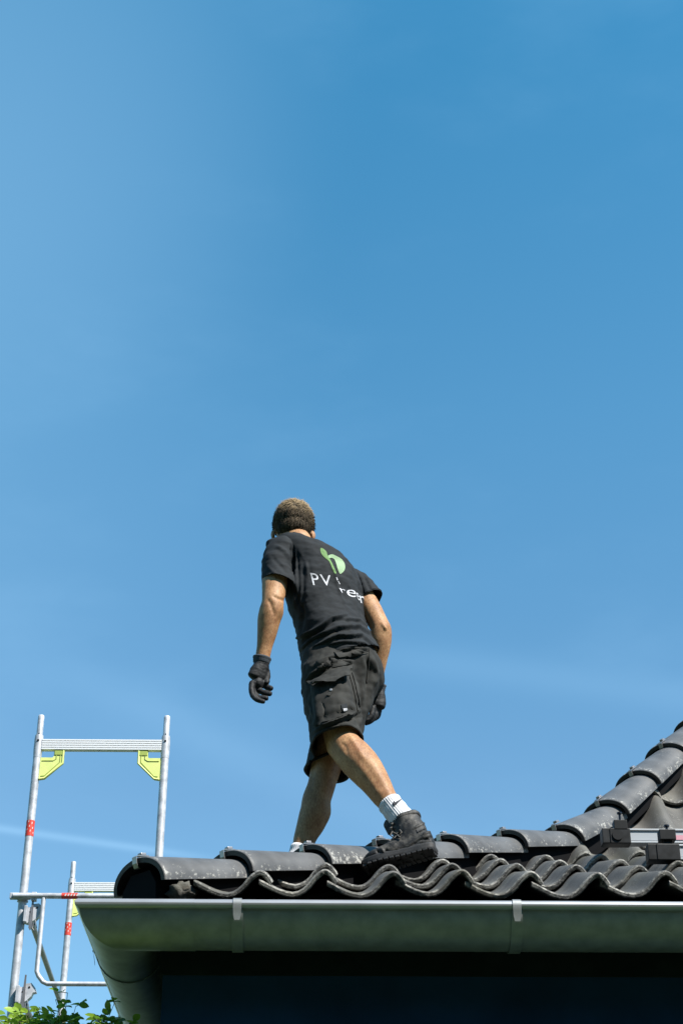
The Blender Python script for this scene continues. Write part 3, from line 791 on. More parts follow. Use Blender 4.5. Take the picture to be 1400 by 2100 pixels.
def limb(m, st, seg=24, n=6):
    """st: (centre, r) or (centre, ra, rb, side axis) round limb, domed at the ends"""
    P = [Vector(s[0]) for s in st]; rows = []
    for i, s in enumerate(st):
        t = (P[min(i + 1, len(P) - 1)] - P[max(i - 1, 0)]).normalized()
        side = Vector(s[3]) if len(s) > 3 else Vector((1, 0, 0))
        side = (side - t * side.dot(t)).normalized(); dep = t.cross(side)
        rows.append((P[i], side, dep, s[1], s[2] if len(s) > 2 else s[1]))
    loft(m, rows, seg, n)
def blob(m, c, rad, rot=None, seg=20):
    rot = rot or Matrix.Identity(3); rings = []
    for i in range(1, 12):
        ph = math.pi * i / 12 - math.pi / 2
        rings.append([Vector(c) + rot @ Vector((rad[0] * math.cos(ph) * math.cos(t), rad[1] * math.cos(ph) * math.sin(t), rad[2] * math.sin(ph))) for t in np.linspace(0, 2 * math.pi, seg, endpoint=False)])
    m.grid(rings, closed_v=True)
    for ring, z, fl in ((rings[0], -1, True), (rings[-1], 1, False)):
        c2 = Vector(c) + rot @ Vector((0, 0, z * rad[2])); m.add(ring + [c2], [((i, seg, (i + 1) % seg) if fl else (i, (i + 1) % seg, seg)) for i in range(seg)], True)
def remesh(m, voxel, smooth=6, fac=.5, name='tmp'):
    me = bpy.data.meshes.new(name); me.from_pydata([tuple(v) for v in m.v], [], m.f)
    bm = bmesh.new(); bm.from_mesh(me); bmesh.ops.remove_doubles(bm, verts=bm.verts, dist=1e-5)
    # every closed island outward
    bmesh.ops.recalc_face_normals(bm, faces=bm.faces); bm.to_mesh(me); bm.free()
    o = bpy.data.objects.new(name, me); COL.objects.link(o)
    r = o.modifiers.new('r', 'REMESH'); r.mode = 'VOXEL'; r.voxel_size = voxel
    s = o.modifiers.new('s', 'SMOOTH'); s.factor = fac; s.iterations = smooth
    dg = bpy.context.evaluated_depsgraph_get(); dg.update()
    me2 = bpy.data.meshes.new_from_object(o.evaluated_get(dg)); bpy.data.objects.remove(o); bpy.data.meshes.remove(me)
    return me2
def npverts(me):
    a = np.empty(len(me.vertices) * 3); me.vertices.foreach_get('co', a); return a.reshape(-1, 3)
def npnorm(me):
    a = np.empty(len(me.vertices) * 3); me.vertex_normals.foreach_get('vector', a); return a.reshape(-1, 3)
def setverts(me, a): me.vertices.foreach_set('co', a.ravel()); me.update()
def nproj(a):
    v = a - _c; d = v @ _f; return 700 + FPX * (v @ _r) / d, 1050 - FPX * (v @ _u) / d
def creases(me, strokes, noise_amp=0.0, noise_fn=None):
    """cloth folds: every stroke is a line on the photographed side, (points, half width px, height m); + ridge, - valley"""
    a = npverts(me); n = npnorm(me); px, py = nproj(a); v = a - _c
    face = -(n * v).sum(1) / np.linalg.norm(v, axis=1); fw = np.clip((face + .15) / .3, 0, 1)
    dsp = np.zeros(len(a))
    for pts, w, amp in strokes:
        best = np.full(len(a), 1e9); L = len(pts) - 1; tt = np.zeros(len(a))
        for i in range(L):
            (x0, y0), (x1, y1) = pts[i], pts[i + 1]; dx, dy = x1 - x0, y1 - y0; q = dx * dx + dy * dy
            t = np.clip(((px - x0) * dx + (py - y0) * dy) / q, 0, 1)
            dd = np.hypot(px - x0 - t * dx, py - y0 - t * dy); k = dd < best
            best[k] = dd[k]; tt[k] = (i + t[k]) / L
        taper = np.clip(np.sin(np.pi * np.clip(tt * .9 + .05, 0, 1)) * 1.6, 0, 1)
        dsp += 1.45 * amp * np.exp(-(best / w) ** 2) * taper * fw
    if noise_fn: dsp += noise_fn(a, n)
    setverts(me, a + n * dsp[:, None])
def fnoise(scale, amp, stretch=(1, 1, 1), seed=0.0):
    def f(a, n):
        out = np.empty(len(a))
        for i, p in enumerate(a):
            v = Vector((p[0] * stretch[0] * scale + seed, p[1] * stretch[1] * scale, p[2] * stretch[2] * scale))
            out[i] = (mnoise.noise(v) + .45 * mnoise.noise(v * 2.3)) * amp
        return out
    return f
def cut_open(me, planes, thick, rnd=None):
    """planes: (point, outward normal, radius) - open the cloth there and give it thickness"""
    bm = bmesh.new(); bm.from_mesh(me)
    for pl_ in planes:
        p, nrm, rad = pl_[:3]; r2 = pl_[3] if len(pl_) > 3 else rad; ax2 = Vector(pl_[4]).normalized() if len(pl_) > 4 else Vector(nrm).normalized(); ex = pl_[5] if len(pl_) > 5 else None
        p = Vector(p); nrm = Vector(nrm).normalized()
        def inside(f):
            q = f.calc_center_median() - p
            if ex and q.dot(ex[0]) > ex[1]: return False
            return q.length < rad and (q - ax2 * q.dot(ax2)).length < r2
        fs = [f for f in bm.faces if inside(f)]
        es = {e for f in fs for e in f.edges}; vs = {v for f in fs for v in f.verts}
        bmesh.ops.bisect_plane(bm, geom=list(vs) + list(es) + fs, plane_co=p, plane_no=nrm, dist=1e-5)
        kill = [f for f in bm.faces if inside(f) and (f.calc_center_median() - p).dot(nrm) > 1e-5]
        bmesh.ops.delete(bm, geom=kill, context='FACES')
    # drop stray islands
    bm.verts.ensure_lookup_table(); seen = set(); isl = []
    for v in bm.verts:
        if v in seen: continue
        st = [v]; seen.add(v); grp = []
        while st:
            q = st.pop(); grp.append(q)
            for e in q.link_edges:
                w = e.other_vert(q)
                if w not in seen: seen.add(w); st.append(w)
        isl.append(grp)
    isl.sort(key=len)
    for g in isl[:-1]: bmesh.ops.delete(bm, geom=g, context='VERTS')
    bm.to_mesh(me); bm.free()
    o = bpy.data.objects.new('t', me); COL.objects.link(o); s = o.modifiers.new('s', 'SOLIDIFY'); s.thickness = thick; s.offset = -1
    dg = bpy.context.evaluated_depsgraph_get(); dg.update(); me2 = bpy.data.meshes.new_from_object(o.evaluated_get(dg)); bpy.data.objects.remove(o)
    return me2

def V(px, py, Y): return atY(px, py, Y)
# ---- joints
LA = V(832, 1690, 5.50); LK = reach(LA, 702, 1527, .42, near=False); LH = reach(LK, 676, 1356, .43, near=False)
RA = V(605, 1783, 5.71); RK = V(658, 1614, 5.72); RH = V(722, 1366, LH.y + .05)
YS = LH.y
LS = V(570, 1130, YS + .00); RS = V(727, 1190, YS + .15)
NB = V(612, 1114, YS + .06)
LE = reach(LS, 559, 1238, .285, near=True); LW = V(538, 1350, LE.y + .03)
RE = reach(RS, 781, 1292, .285, near=True); RW = V(769, 1404, RE.y + .06)
HC = V(601, 1098, YS + .11)
man = tag(empty('person', (LA.x, LA.y, LA.z - .1)), 'man seen from behind in dark t-shirt, cargo shorts and gloves, striding across the tiles', 'person')
def mp_(o, par=None):
    o.parent = par or man
    if not par: o.matrix_parent_inverse = Matrix.Translation((-LA.x, -LA.y, -(LA.z - .1)))
    return o

def skin_ex(t, b, tc, col):
    N = t.nodes.new; L = t.links.new
    n = N('ShaderNodeTexNoise'); n.inputs['Scale'].default_value = 16; n.inputs['Detail'].default_value = 9; n.inputs['Roughness'].default_value = .7; L(tc.outputs['Object'], n.inputs['Vector'])
    r = N('ShaderNodeValToRGB'); e = r.color_ramp.elements; e[0].position = .32; e[0].color = (.28, .128, .058, 1); e[1].position = .66; e[1].color = (.46, .265, .132, 1)
    L(n.outputs['Fac'], r.inputs[0])
    n2 = N('ShaderNodeTexNoise'); n2.inputs['Scale'].default_value = 170; n2.inputs['Detail'].default_value = 4; mp2 = N('ShaderNodeMapping'); mp2.inputs['Scale'].default_value = (1.6, 1.6, .5); L(tc.outputs['Object'], mp2.inputs[0]); L(mp2.outputs[0], n2.inputs['Vector'])
    r2 = N('ShaderNodeValToRGB'); e = r2.color_ramp.elements; e[0].position = .38; e[0].color = (.62, .58, .55, 1); e[1].position = .56; e[1].color = (1, 1, 1, 1); L(n2.outputs['Fac'], r2.inputs[0])
    mm = N('ShaderNodeMix'); mm.data_type = 'RGBA'; mm.blend_type = 'MULTIPLY'; mm.inputs[0].default_value = .8; L(r.outputs[0], mm.inputs[6]); L(r2.outputs[0], mm.inputs[7]); L(mm.outputs[2], b.inputs['Base Color'])
    b.inputs['Subsurface Weight'].default_value = .06; b.inputs['Subsurface Radius'].default_value = (.01, .004, .002); b.inputs['Subsurface Scale'].default_value = 1
M['skin'] = material('tanned_skin', (.42, .24, .15), .58, spec=.3, bump=(190, .25, .0012), extra=skin_ex)
def cloth(name, base, sc=900, amt=.25):
    return material(name, base, .85, spec=.25, noise=(30, amt, 8), bump=(sc, .35, .0008))
M['shirt'] = cloth('faded_black_jersey', (.018, .0215, .025)); M['shorts'] = cloth('black_work_fabric', (.032, .032, .029), 700, .35)
M['glove'] = material('black_glove', (.015, .016, .018), .66, spec=.3, noise=(60, .4), bump=(300, .3, .001))
M['gloveb'] = material('glove_rubber', (.035, .037, .040), .45, noise=(60, .4))
M['cuff'] = material('grey_knit', (.05, .062, .078), .9)
M['sock'] = material('white_sock', (.76, .76, .78), .9, noise=(60, .06), bump=(400, .4, .001))
def boot_ex(t, b, tc, col):
    N = t.nodes.new; L = t.links.new
    n = N('ShaderNodeTexNoise'); n.inputs['Scale'].default_value = 34; n.inputs['Detail'].default_value = 9; n.inputs['Roughness'].default_value = .72; L(tc.outputs['Object'], n.inputs['Vector'])
    r = N('ShaderNodeValToRGB'); e = r.color_ramp.elements; e[0].position = .48; e[0].color = (.012, .012, .012, 1); e[1].position = .70; e[1].color = (.10, .093, .082, 1)
    L(n.outputs['Fac'], r.inputs[0]); L(r.outputs[0], b.inputs['Base Color'])
M['boot'] = material('worn_black_leather', (.026, .026, .026), .62, spec=.35, bump=(120, .6, .002), extra=boot_ex)
M['sole'] = material('black_rubber', (.022, .022, .023), .7, noise=(30, .6, 8), bump=(80, .4, .002))
M['lace'] = material('lace', (.09, .085, .075), .8)
M['swoosh'] = material('dark_print', (.012, .014, .022), .7)
M['print'] = material('white_print', (.64, .65, .69), .8); M['greenA'] = material('green_print', (.12, .26, .06), .75); M['greenB'] = material('pale_green_print', (.30, .46, .25), .75)

fc = Vector((-.42, .90, 0)).normalized(); rc = (RS - LS).normalized(); fc = (fc - rc * fc.dot(rc)).normalized()     # chest
fp = Vector((-.75, .66, .05)).normalized(); rp = Vector((.66, .75, -.10)).normalized()                                # pelvis

# ---- body: one continuous surface
m = MB()
PC = (LH + RH) / 2
limb(m, [(PC + Vector((0, 0, -.06)), .10), (PC + Vector((0, 0, .08)), .09), (PC.lerp(NB, .45), .070), (PC.lerp(NB, .75), .074), (NB + Vector((.01, .02, -.06)), .06), (NB, .056)], n=4)
limb(m, [(LS.lerp(RS, .12) + Vector((0, 0, -.02)), .045), (LS.lerp(RS, .5), .055), (LS.lerp(RS, .88) + Vector((0, 0, -.02)), .045)], n=4)
limb(m, [(NB + Vector((.01, .01, -.05)), .055), (NB, .056), (HC + Vector((0, -.02, -.02)), .058), (HC + Vector((0, 0, .03)), .05)], n=4)
# arms
def along(A, B, t, off=(0, 0)):           # off in metres along camera right / up
    return A.lerp(B, t) + Vector(_r) * off[0] + Vector(_u) * off[1]
limb(m, [(along(LS, LE, .05), .040), (along(LS, LE, .25), .046), (along(LS, LE, .6), .050), (along(LS, LE, .85), .045), (LE, .0435), (along(LE, LW, .14, (.001, 0)), .0475), (along(LE, LW, .32, (-.002, 0)), .0445), (along(LE, LW, .6), .036), (along(LE, LW, .85), .029), (along(LE, LW, 1.1), .028)], n=6)
limb(m, [(along(RS, RE, .05), .038), (along(RS, RE, .25), .041), (along(RS, RE, .6, (.003, 0)), .043), (along(RS, RE, .88, (.002, 0)), .040), (RE, .041), (along(RE, RW, .15), .046), (along(RE, RW, .32), .044), (along(RE, RW, .6), .036), (along(RE, RW, .85), .030), (along(RE, RW, 1.1), .028)], n=6)
blob(m, LE + Vector((-.010, -.020, -.004)), (.022, .022, .026)); blob(m, RE + Vector((.012, -.018, .0)), (.022, .022, .026))
# legs
limb(m, [(LH, .09), (along(LH, LK, .4), .082), (along(LH, LK, .75), .068), (along(LH, LK, .93), .063), (along(LK, LA, .03, (.004, 0)), .062), (along(LK, LA, .16, (.006, .002)), .0655), (along(LK, LA, .32, (.008, .004)), .064), (along(LK, LA, .50, (.006, .004)), .054), (along(LK, LA, .68), .042), (along(LK, LA, .84), .034), (LA, .030), (along(LK, LA, 1.06), .030)], n=6)
limb(m, [(RH, .09), (along(RH, RK, .4), .078), (along(RH, RK, .72), .062), (along(RH, RK, .92), .053), (along(RK, RA, .02), .051), (along(RK, RA, .16, (-.001, 0)), .053), (along(RK, RA, .30, (.008, 0)), .056), (along(RK, RA, .44, (.006, 0)), .052), (along(RK, RA, .62), .041), (along(RK, RA, .80), .034), (RA, .031), (along(RK, RA, 1.05), .030)], n=6)
blob(m, along(RK, RA, .0, (-.012, .004)), (.036, .040, .046)); blob(m, along(LK, LA, -.02, (-.016, -.008)), (.040, .045, .048))
# head, its own frame: right, forward, up
hf = Vector((.0, .95, -.16)).normalized(); hr = Vector((1, .0, -.03)); hr = (hr - hf * hr.dot(hf)).normalized(); hu = hr.cross(hf); HM = Matrix((hr, hf, hu)).transposed()
def H(x, y, z): return HC + HM @ Vector((x, y, z))
blob(m, H(0, -.008, .042), (.076, .096, .086), HM, 28); blob(m, H(0, .035, -.030), (.060, .060, .082), HM); blob(m, H(0, .062, -.085), (.030, .028, .024), HM)
blob(m, H(0, .100, .0), (.012, .016, .024), HM); blob(m, H(0, .108, -.014), (.014, .014, .010), HM); blob(m, H(0, .085, .034), (.050, .014, .010), HM)
blob(m, H(0, .092, -.046), (.024, .010, .006), HM); blob(m, H(0, .091, -.056), (.022, .010, .007), HM)
for sx in (-1, 1):
    er = HM @ Matrix.Rotation(sx * R_(-24), 3, 'Z') @ Matrix.Rotation(R_(-8), 3, 'X')
    blob(m, H(sx * .083, -.006, -.002), (.007, .014, .025), er); blob(m, H(sx * .078, .0, -.018), (.0065, .009, .010), er)
    blob(m, H(sx * .040, .080, -.008), (.022, .016, .016), HM)
bme = remesh(m, .0048, 5)
# muscle and tendon modelling on the skin
creases(bme, [([(560, 1222), (572, 1228), (585, 1232)], 3, -.004), ([(548, 1228), (556, 1240), (562, 1262)], 4, -.003), ([(576, 1256), (566, 1290), (556, 1330)], 3, -.0025),
              ([(700, 1523), (709, 1532), (712, 1545)], 3.5, -.0018), ([(716, 1506), (730, 1530), (748, 1560)], 6, .003), ([(735, 1548), (762, 1590), (790, 1625)], 6, -.0012), ([(760, 1560), (785, 1600), (805, 1640)], 7, .0012),
              ([(645, 1560), (640, 1590), (636, 1620)], 4, -.002), ([(783, 1278), (792, 1292)], 3, .004)],
        noise_fn=fnoise(18, .0012))
body = mp_(obj('body', bme, M['skin'], smooth=True))
for sx in (-1, 1):
    e_ = MB(); blob(e_, H(sx * .032, .0865, .008), (.0105, .0095, .0055), HM, 14); mp_(e_.build('eye', M['white']))
m = MB()
for sx in (-1, 1): m2 = MB(); blob(m2, H(sx * .033, .0945, .008), (.0048, .003, .0048), HM, 12); mp_(m2.build('pupil', M['black']))

# ---- hair: skull cap shell plus thousands of short strands
m = MB(); blob(m, H(0, -.012, .050), (.083, .101, .094), HM, 30); blob(m, H(0, -.052, .0), (.060, .052, .045), HM, 24)
hme = remesh(m, .005, 3)
bm = bmesh.new(); bm.from_mesh(hme); HI = HM.transposed()
def hair_zone(l):                         # l: head-frame position
    x, y, z = l
    if y > .062 and z < .085: return False
    if y > .0: return z > .012 + (y) * .55
    if abs(x) > .055: return z > (.030 if y > -.025 else -.022)
    return z > -.058
kill = [f for f in bm.faces if not hair_zone(HI @ (f.calc_center_median() - HC))]
bmesh.ops.delete(bm, geom=kill, context='FACES'); bm.to_mesh(hme); bm.free()
hme.update(); av = npverts(hme); nv = npnorm(hme)
setverts(hme, av + nv * (fnoise(60, .0012)(av, nv))[:, None])
def hair_ex(t, b, tc, col):
    N = t.nodes.new; L = t.links.new
    a = N('ShaderNodeAttribute'); a.attribute_name = 'tone'
    r = N('ShaderNodeValToRGB'); e = r.color_ramp.elements; e[0].position = .0; e[0].color = (.012, .010, .008, 1); e[1].position = 1; e[1].color = (.27, .195, .11, 1); k = e.new(.5); k.color = (.085, .064, .042, 1)
    L(a.outputs['Fac'], r.inputs[0]); L(r.outputs[0], b.inputs['Base Color'])
M['hair'] = material('short_hair', (.08, .06, .04), .8, spec=.12, extra=hair_ex)
ta = hme.attributes.new('tone', 'FLOAT', 'POINT'); ta.data.foreach_set('value', [float(np.clip(.30 + .5 * ((HI @ (Vector(p) - HC)).z - .06) / .06 + .15 * mnoise.noise(Vector(p) * 90), 0, .8)) for p in npverts(hme)])
hair = mp_(obj('hair', hme, M['hair'], smooth=True))
st = MB(); rnd = random.Random(5); fl = [f for f in hme.polygons]; cs = [(Vector(f.center), Vector(f.normal)) for f in fl]
for _ in range(15000):
    c, n = rnd.choice(cs); l = HI @ (c - HC); zz = l.z
    c = c + Vector((rnd.gauss(0, .002), rnd.gauss(0, .002), rnd.gauss(0, .002)))
    fl_ = max(0, min(1, (zz - .03) / .07)); ln = .013 + .020 * fl_ * rnd.uniform(.6, 1.3)
    flow = HM @ Vector((-.5 * fl_ + 1.0 * mnoise.noise(c * 22) + l.x * 3 * (1 - fl_), (.6 if fl_ > .6 else -.15), (-1.0 + 1.2 * fl_) + .5 * mnoise.noise(c * 35)))
    ft = flow.normalized(); ft = (ft - n * ft.dot(n)).normalized()
    d = (n * rnd.uniform(.02, .22) + ft + Vector((rnd.gauss(0, .13), rnd.gauss(0, .13), rnd.gauss(0, .13)))).normalized()
    s_ = d.cross(n).normalized() * .0011
    tone = float(np.clip(.36 + .55 * fl_ ** 1.2 + .30 * mnoise.noise(Vector((c.x * 60, c.y * 60, c.z * 22))) + rnd.gauss(0, .04), 0, 1))
    q = c + d * ln * .55 + n * .001; e_ = c + d * ln - n * .001 * 2
    st.add([c - s_, c + s_, q + s_ * .8, q - s_ * .8, e_], [(0, 1, 2, 3), (3, 2, 4)], True, tone)
mp_(st.build('hair_strands', M['hair'], attname='tone', recalc=False), hair)['kind'] = 'stuff'

# ---- t-shirt
m = MB()
def T(px, py, dY, ra, rb, k):             # k: 0 chest .. 1 pelvis
    a = rc.lerp(rp, k).normalized(); b = fc.lerp(fp, k); b = (b - a * b.dot(a)).normalized()
    return (V(px, py, YS + dY), a, b, ra, rb)
loft(m, [T(614, 1111, .07, .052, .055, 0), T(621, 1119, .07, .108, .080, 0), T(637, 1134, .07, .148, .100, 0), T(652, 1160, .07, .158, .112, 0), T(664, 1195, .07, .162, .120, 0), T(666, 1240, .065, .166, .122, .15),
         T(678, 1282, .06, .160, .126, .35), T(692, 1318, .055, .165, .142, .6), T(702, 1345, .05, .172, .154, .8), T(710, 1372, .05, .176, .160, .9), T(714, 1400, .05, .176, .160, .9)], 40, 6, .92)
lsd = (LE - LS).normalized(); rsd = (RE - RS).normalized()
hemL = V(571, 1202, (LS.lerp(LE, .5)).y); hemR = V(760, 1229, RS.lerp(RE, .42).y)
sl_ax = (hemL - LS).normalized(); sr_ax = (hemR - RS).normalized()
limb(m, [(LS.lerp(RS, .34) + Vector((0, .0, -.012)), .064), (LS.lerp(RS, .10), .064), (LS.lerp(hemL, .12), .055)], 30, 5)
blob(m, V(560, 1120, YS + .01), (.032, .04, .030)); blob(m, V(585, 1116, YS + .03), (.05, .04, .028))
limb(m, [(RS.lerp(LS, .34) + Vector((0, .0, -.015)), .064), (RS.lerp(LS, .08) + Vector((0, 0, -.004)), .050), (RS.lerp(hemR, .15), .045)], 30, 5)
sme = remesh(m, .0052, 9)
m = MB(); limb(m, [(LS.lerp(RS, .22) + Vector((0, .0, -.008)), .045), (LS.lerp(RS, .06) + Vector((.003, 0, .004)), .066), (LS.lerp(hemL, .35), .067, .068), (LS.lerp(hemL, .75), .065, .069), (hemL, .064, .071), (hemL + sl_ax * .05, .064, .071)], 30, 6)
blob(m, V(560, 1120, YS + .01), (.032, .04, .030))
slL = remesh(m, .0052, 9)
m = MB(); limb(m, [(RS.lerp(LS, .22) + Vector((0, .0, -.010)), .040), (RS.lerp(LS, .05) + Vector((0, 0, -.004)), .051), (RS.lerp(hemR, .4), .052), (RS.lerp(hemR, .8), .052), (hemR, .054), (hemR + sr_ax * .05, .055)], 30, 6)
slR = remesh(m, .0052, 9)
def ridge(pts, w, a): return [(pts, w, a), ([(x + w * .9, y + w * 1.1) for x, y in pts], w * .8, -a * .8)]
S = []
S += ridge([(604, 1130), (607, 1160), (610, 1200), (606, 1245)], 3.5, .006)          # side seam fold under the armpit
S += ridge([(612, 1125), (628, 1150), (634, 1185)], 4, .003)
S += [([(598, 1118), (602, 1145), (602, 1180)], 3, -.010), ([(603, 1200), (612, 1235), (622, 1255)], 3, -.007), ([(622, 1150), (622, 1230), (618, 1290)], 4, -.004)]
S += ridge([(619, 1310), (650, 1290), (680, 1268), (708, 1262)], 4, .010)
S += ridge([(612, 1335), (645, 1308), (690, 1286), (735, 1284), (762, 1300)], 4, .009)
S += ridge([(620, 1352), (650, 1326), (690, 1304), (738, 1304), (772, 1326)], 3.5, .010)
S += ridge([(640, 1342), (670, 1322), (705, 1316), (745, 1320), (775, 1345)], 3, .006)
S += ridge([(605, 1310), (620, 1306), (640, 1296)], 3, .006); S += ridge([(700, 1268), (735, 1272), (758, 1290)], 3, .006)
S += ridge([(664, 1130), (685, 1165), (694, 1200), (706, 1235), (730, 1275)], 4.0, .0045)   # the long fold through the print
S += ridge([(712, 1190), (728, 1225), (736, 1262)], 4, .0035)
S += [([(566, 1118), (585, 1130), (596, 1150)], 4, .004), ([(556, 1140), (575, 1160), (592, 1180)], 4, -.003), ([(548, 1160), (565, 1178), (585, 1186)], 3, .003), ([(740, 1170), (752, 1195), (762, 1215)], 3, -.004), ([(722, 1165), (738, 1200), (744, 1225)], 3, -.006)]
nf = lambda a, n: fnoise(8, .0065, (1, 1, 1.7))(a, n) + fnoise(22, .0030, (1, 1, 1.9), 5)(a, n)
hemdir = (Vector((0, 0, -1)) - fp * .10 + rp * .40)
nL = sl_ax + Vector((-.25, 0, -.1))
for q in (sme, slL, slR): creases(q, S, noise_fn=nf)
sme = cut_open(sme, [(V(702, 1352, YS + .05), hemdir, .30), (NB + Vector((.004, .02, -.012)), Vector((-.1, .25, 1)), .10)], .0025)
slL = cut_open(slL, [(hemL, nL, .13)], .0025); slR = cut_open(slR, [(hemR, sr_ax, .12)], .0025)
bm = bmesh.new()
for q in (sme, slL, slR): bm.from_mesh(q)
bm.to_mesh(sme); bm.free()
shirt = mp_(obj('t_shirt', sme, M['shirt'], smooth=True))
def hem_band(cloth_me, p, nrm, rad, name, mat, par, r=.0028, off=.006):
    """a stitched hem: thin roll following the cut edge"""
    bm = bmesh.new(); bm.from_mesh(cloth_me); p = Vector(p); nrm = Vector(nrm).normalized()
    res = bmesh.ops.bisect_plane(bm, geom=bm.verts[:] + bm.edges[:] + bm.faces[:], plane_co=p - nrm * off, plane_no=nrm)
    es = [e for e in res['geom_cut'] if isinstance(e, bmesh.types.BMEdge) and (e.verts[0].co - p).length < rad]
    adj = {}
    for e in es:
        a, b = e.verts; adj.setdefault(a, []).append(b); adj.setdefault(b, []).append(a)
    m = MB(); seen = set(); best = []
    for v0 in adj:
        if v0 in seen: continue
        lp = [v0]; seen.add(v0); cur = v0
        while True:
            nx = [w for w in adj[cur] if w not in seen]
            if not nx: break
            cur = nx[0]; seen.add(cur); lp.append(cur)
        if len(lp) > len(best): best = lp
    pts = [v.co.copy() for v in best]; bm.free()
    if len(pts) < 8: return None
    pts = pts[::2]; c = sum(pts, Vector()) / len(pts)
    pts = [q + (q - c).normalized() * .0004 for q in pts]; rings = []
    for i, q in enumerate(pts):
        out = (q - c); out = (out - nrm * out.dot(nrm)).normalized()
        rings.append([q + out * math.cos(t) * r * .55 + nrm * math.sin(t) * r for t in np.linspace(0, 2 * math.pi, 8, endpoint=False)])
    m.grid(rings, closed_u=True, closed_v=True)
    return mp_(m.build(name, mat, recalc=True), par)
hem_band(slL, hemL, nL, .12, 'sleeve_hem', M['shirt'], shirt)
hem_band(slR, hemR, sr_ax, .11, 'sleeve_hem', M['shirt'], shirt)
hem_band(sme, V(702, 1352, YS + .05), hemdir, .30, 'bottom_hem', M['shirt'], shirt)
hem_band(sme, NB + Vector((.004, .02, -.012)), Vector((-.1, .25, 1)), .10, 'neck_band', M['shirt'], shirt, r=.006, off=.001)

# ---- projecting drawn shapes on the cloth
from mathutils.bvhtree import BVHTree
def bvh_of(me):
    return BVHTree.FromPolygons([v.co.copy() for v in me.vertices], [tuple(p.vertices) for p in me.polygons])
def onto(bvh, px, py, off):
    d = Vector(ray(px, py)).normalized(); h = bvh.ray_cast(Vector(_c), d)
    if h[0] is None: return None, None
    n = h[1] if h[1].dot(d) < 0 else -h[1]
    return h[0] + n * off, n
def rnd_poly(P, n=4):
    P = P + [P[0]]; return [tuple(a) for a in cr(P, n)][:-1]
def shape_on(bvh, poly, name, mat, par, off=.0012, step=2.0, thick=0.0, smoothn=True):
    """poly (or list of polys as mesh: verts, faces) in photo pixels laid on the cloth"""
    bm = bmesh.new()
    if isinstance(poly, tuple): vs = [bm.verts.new((x, y, 0)) for x, y in poly[0]]; [bm.faces.new([vs[i] for i in f]) for f in poly[1] if len(set(f)) == len(f)]
    else: bm.faces.new([bm.verts.new((x, y, 0)) for x, y in poly])
    bmesh.ops.triangulate(bm, faces=bm.faces[:])
    for _ in range(6):
        lg = [e for e in bm.edges if e.calc_length() > step]
        if not lg: break
        bmesh.ops.subdivide_edges(bm, edges=lg, cuts=1); bmesh.ops.triangulate(bm, faces=[f for f in bm.faces if len(f.verts) > 3])
    ok = True
    for v in bm.verts:
        p, n = onto(bvh, v.co.x, v.co.y, off)
        if p is None: v.tag = True
        else: v.co = p
    bad = [v for v in bm.verts if v.tag]
    if bad: bmesh.ops.delete(bm, geom=bad, context='VERTS')
    if thick:
        r = bmesh.ops.extrude_face_region(bm, geom=bm.faces[:]); vv = [g for g in r['geom'] if isinstance(g, bmesh.types.BMVert)]
        dv = -Vector(_f) * thick; bmesh.ops.translate(bm, vec=dv, verts=vv)
        bmesh.ops.recalc_face_normals(bm, faces=bm.faces)
    me = bpy.data.meshes.new(name); bm.to_mesh(me); bm.free()
    return mp_(obj(name, me, mat, smooth=not thick), par)
def glyph(ch, bl, br, tr, tl):
    c = bpy.data.curves.new('g', 'FONT'); c.body = ch; c.resolution_u = 3; o = bpy.data.objects.new('g', c); COL.objects.link(o)
    dg = bpy.context.evaluated_depsgraph_get(); dg.update(); me = bpy.data.meshes.new_from_object(o.evaluated_get(dg)); bpy.data.objects.remove(o)
    P = [(v.co.x, v.co.y) for v in me.vertices]; xs = [p[0] for p in P]; ys = [p[1] for p in P]; x0, x1, y0, y1 = min(xs), max(xs), min(ys), max(ys); out = []
    for x, y in P:
        u, v = (x - x0) / (x1 - x0), (y - y0) / (y1 - y0)
        out.append(tuple((bl[k] * (1 - u) + br[k] * u) * (1 - v) + (tl[k] * (1 - u) + tr[k] * u) * v for k in (0, 1)))
    return out, [tuple(p.vertices) for p in me.polygons]
bs = bvh_of(sme)
for ch, q in (('P', ((642, 1200), (656, 1201), (651, 1177), (636, 1175))), ('V', ((659, 1200), (680, 1202), (677, 1180), (655, 1178))), 
              ('r', ((701, 1216), (705, 1217), (708, 1210), (695, 1206))), ('e', ((711, 1222), (729, 1226), (730, 1211), (710, 1208))), ('e', ((733, 1230), (738, 1232), (734, 1217), (729, 1214))), ('n', ((739, 1236), (750, 1242), (748, 1225), (736, 1221)))):
    shape_on(bs, glyph(ch, *q), 'printed_letter', M['print'], shirt)
shape_on(bs, [(689, 1184), (690.6, 1184.3), (692.4, 1190), (690.8, 1190.5)], 'printed_letter', M['print'], shirt)
shape_on(bs, [(692.4, 1192.5), (693.6, 1192), (697.5, 1198), (696, 1198.6)], 'printed_letter', M['print'], shirt)
shape_on(bs, rnd_poly([(657, 1124), (662, 1125), (669, 1132), (672, 1141), (679, 1152), (685, 1165), (689, 1175), (686, 1176), (681, 1166), (675, 1152), (667, 1145), (661, 1139), (657, 1131)]), 'printed_leaf', M['greenA'], shirt)
shape_on(bs, rnd_poly([(672, 1140), (680, 1137), (690, 1141), (700, 1147), (706, 1156), (707, 1165), (704, 1172), (697, 1177), (692, 1167), (689, 1156), (685, 1147), (679, 1144), (675, 1145)]), 'printed_leaf', M['greenB'], shirt)

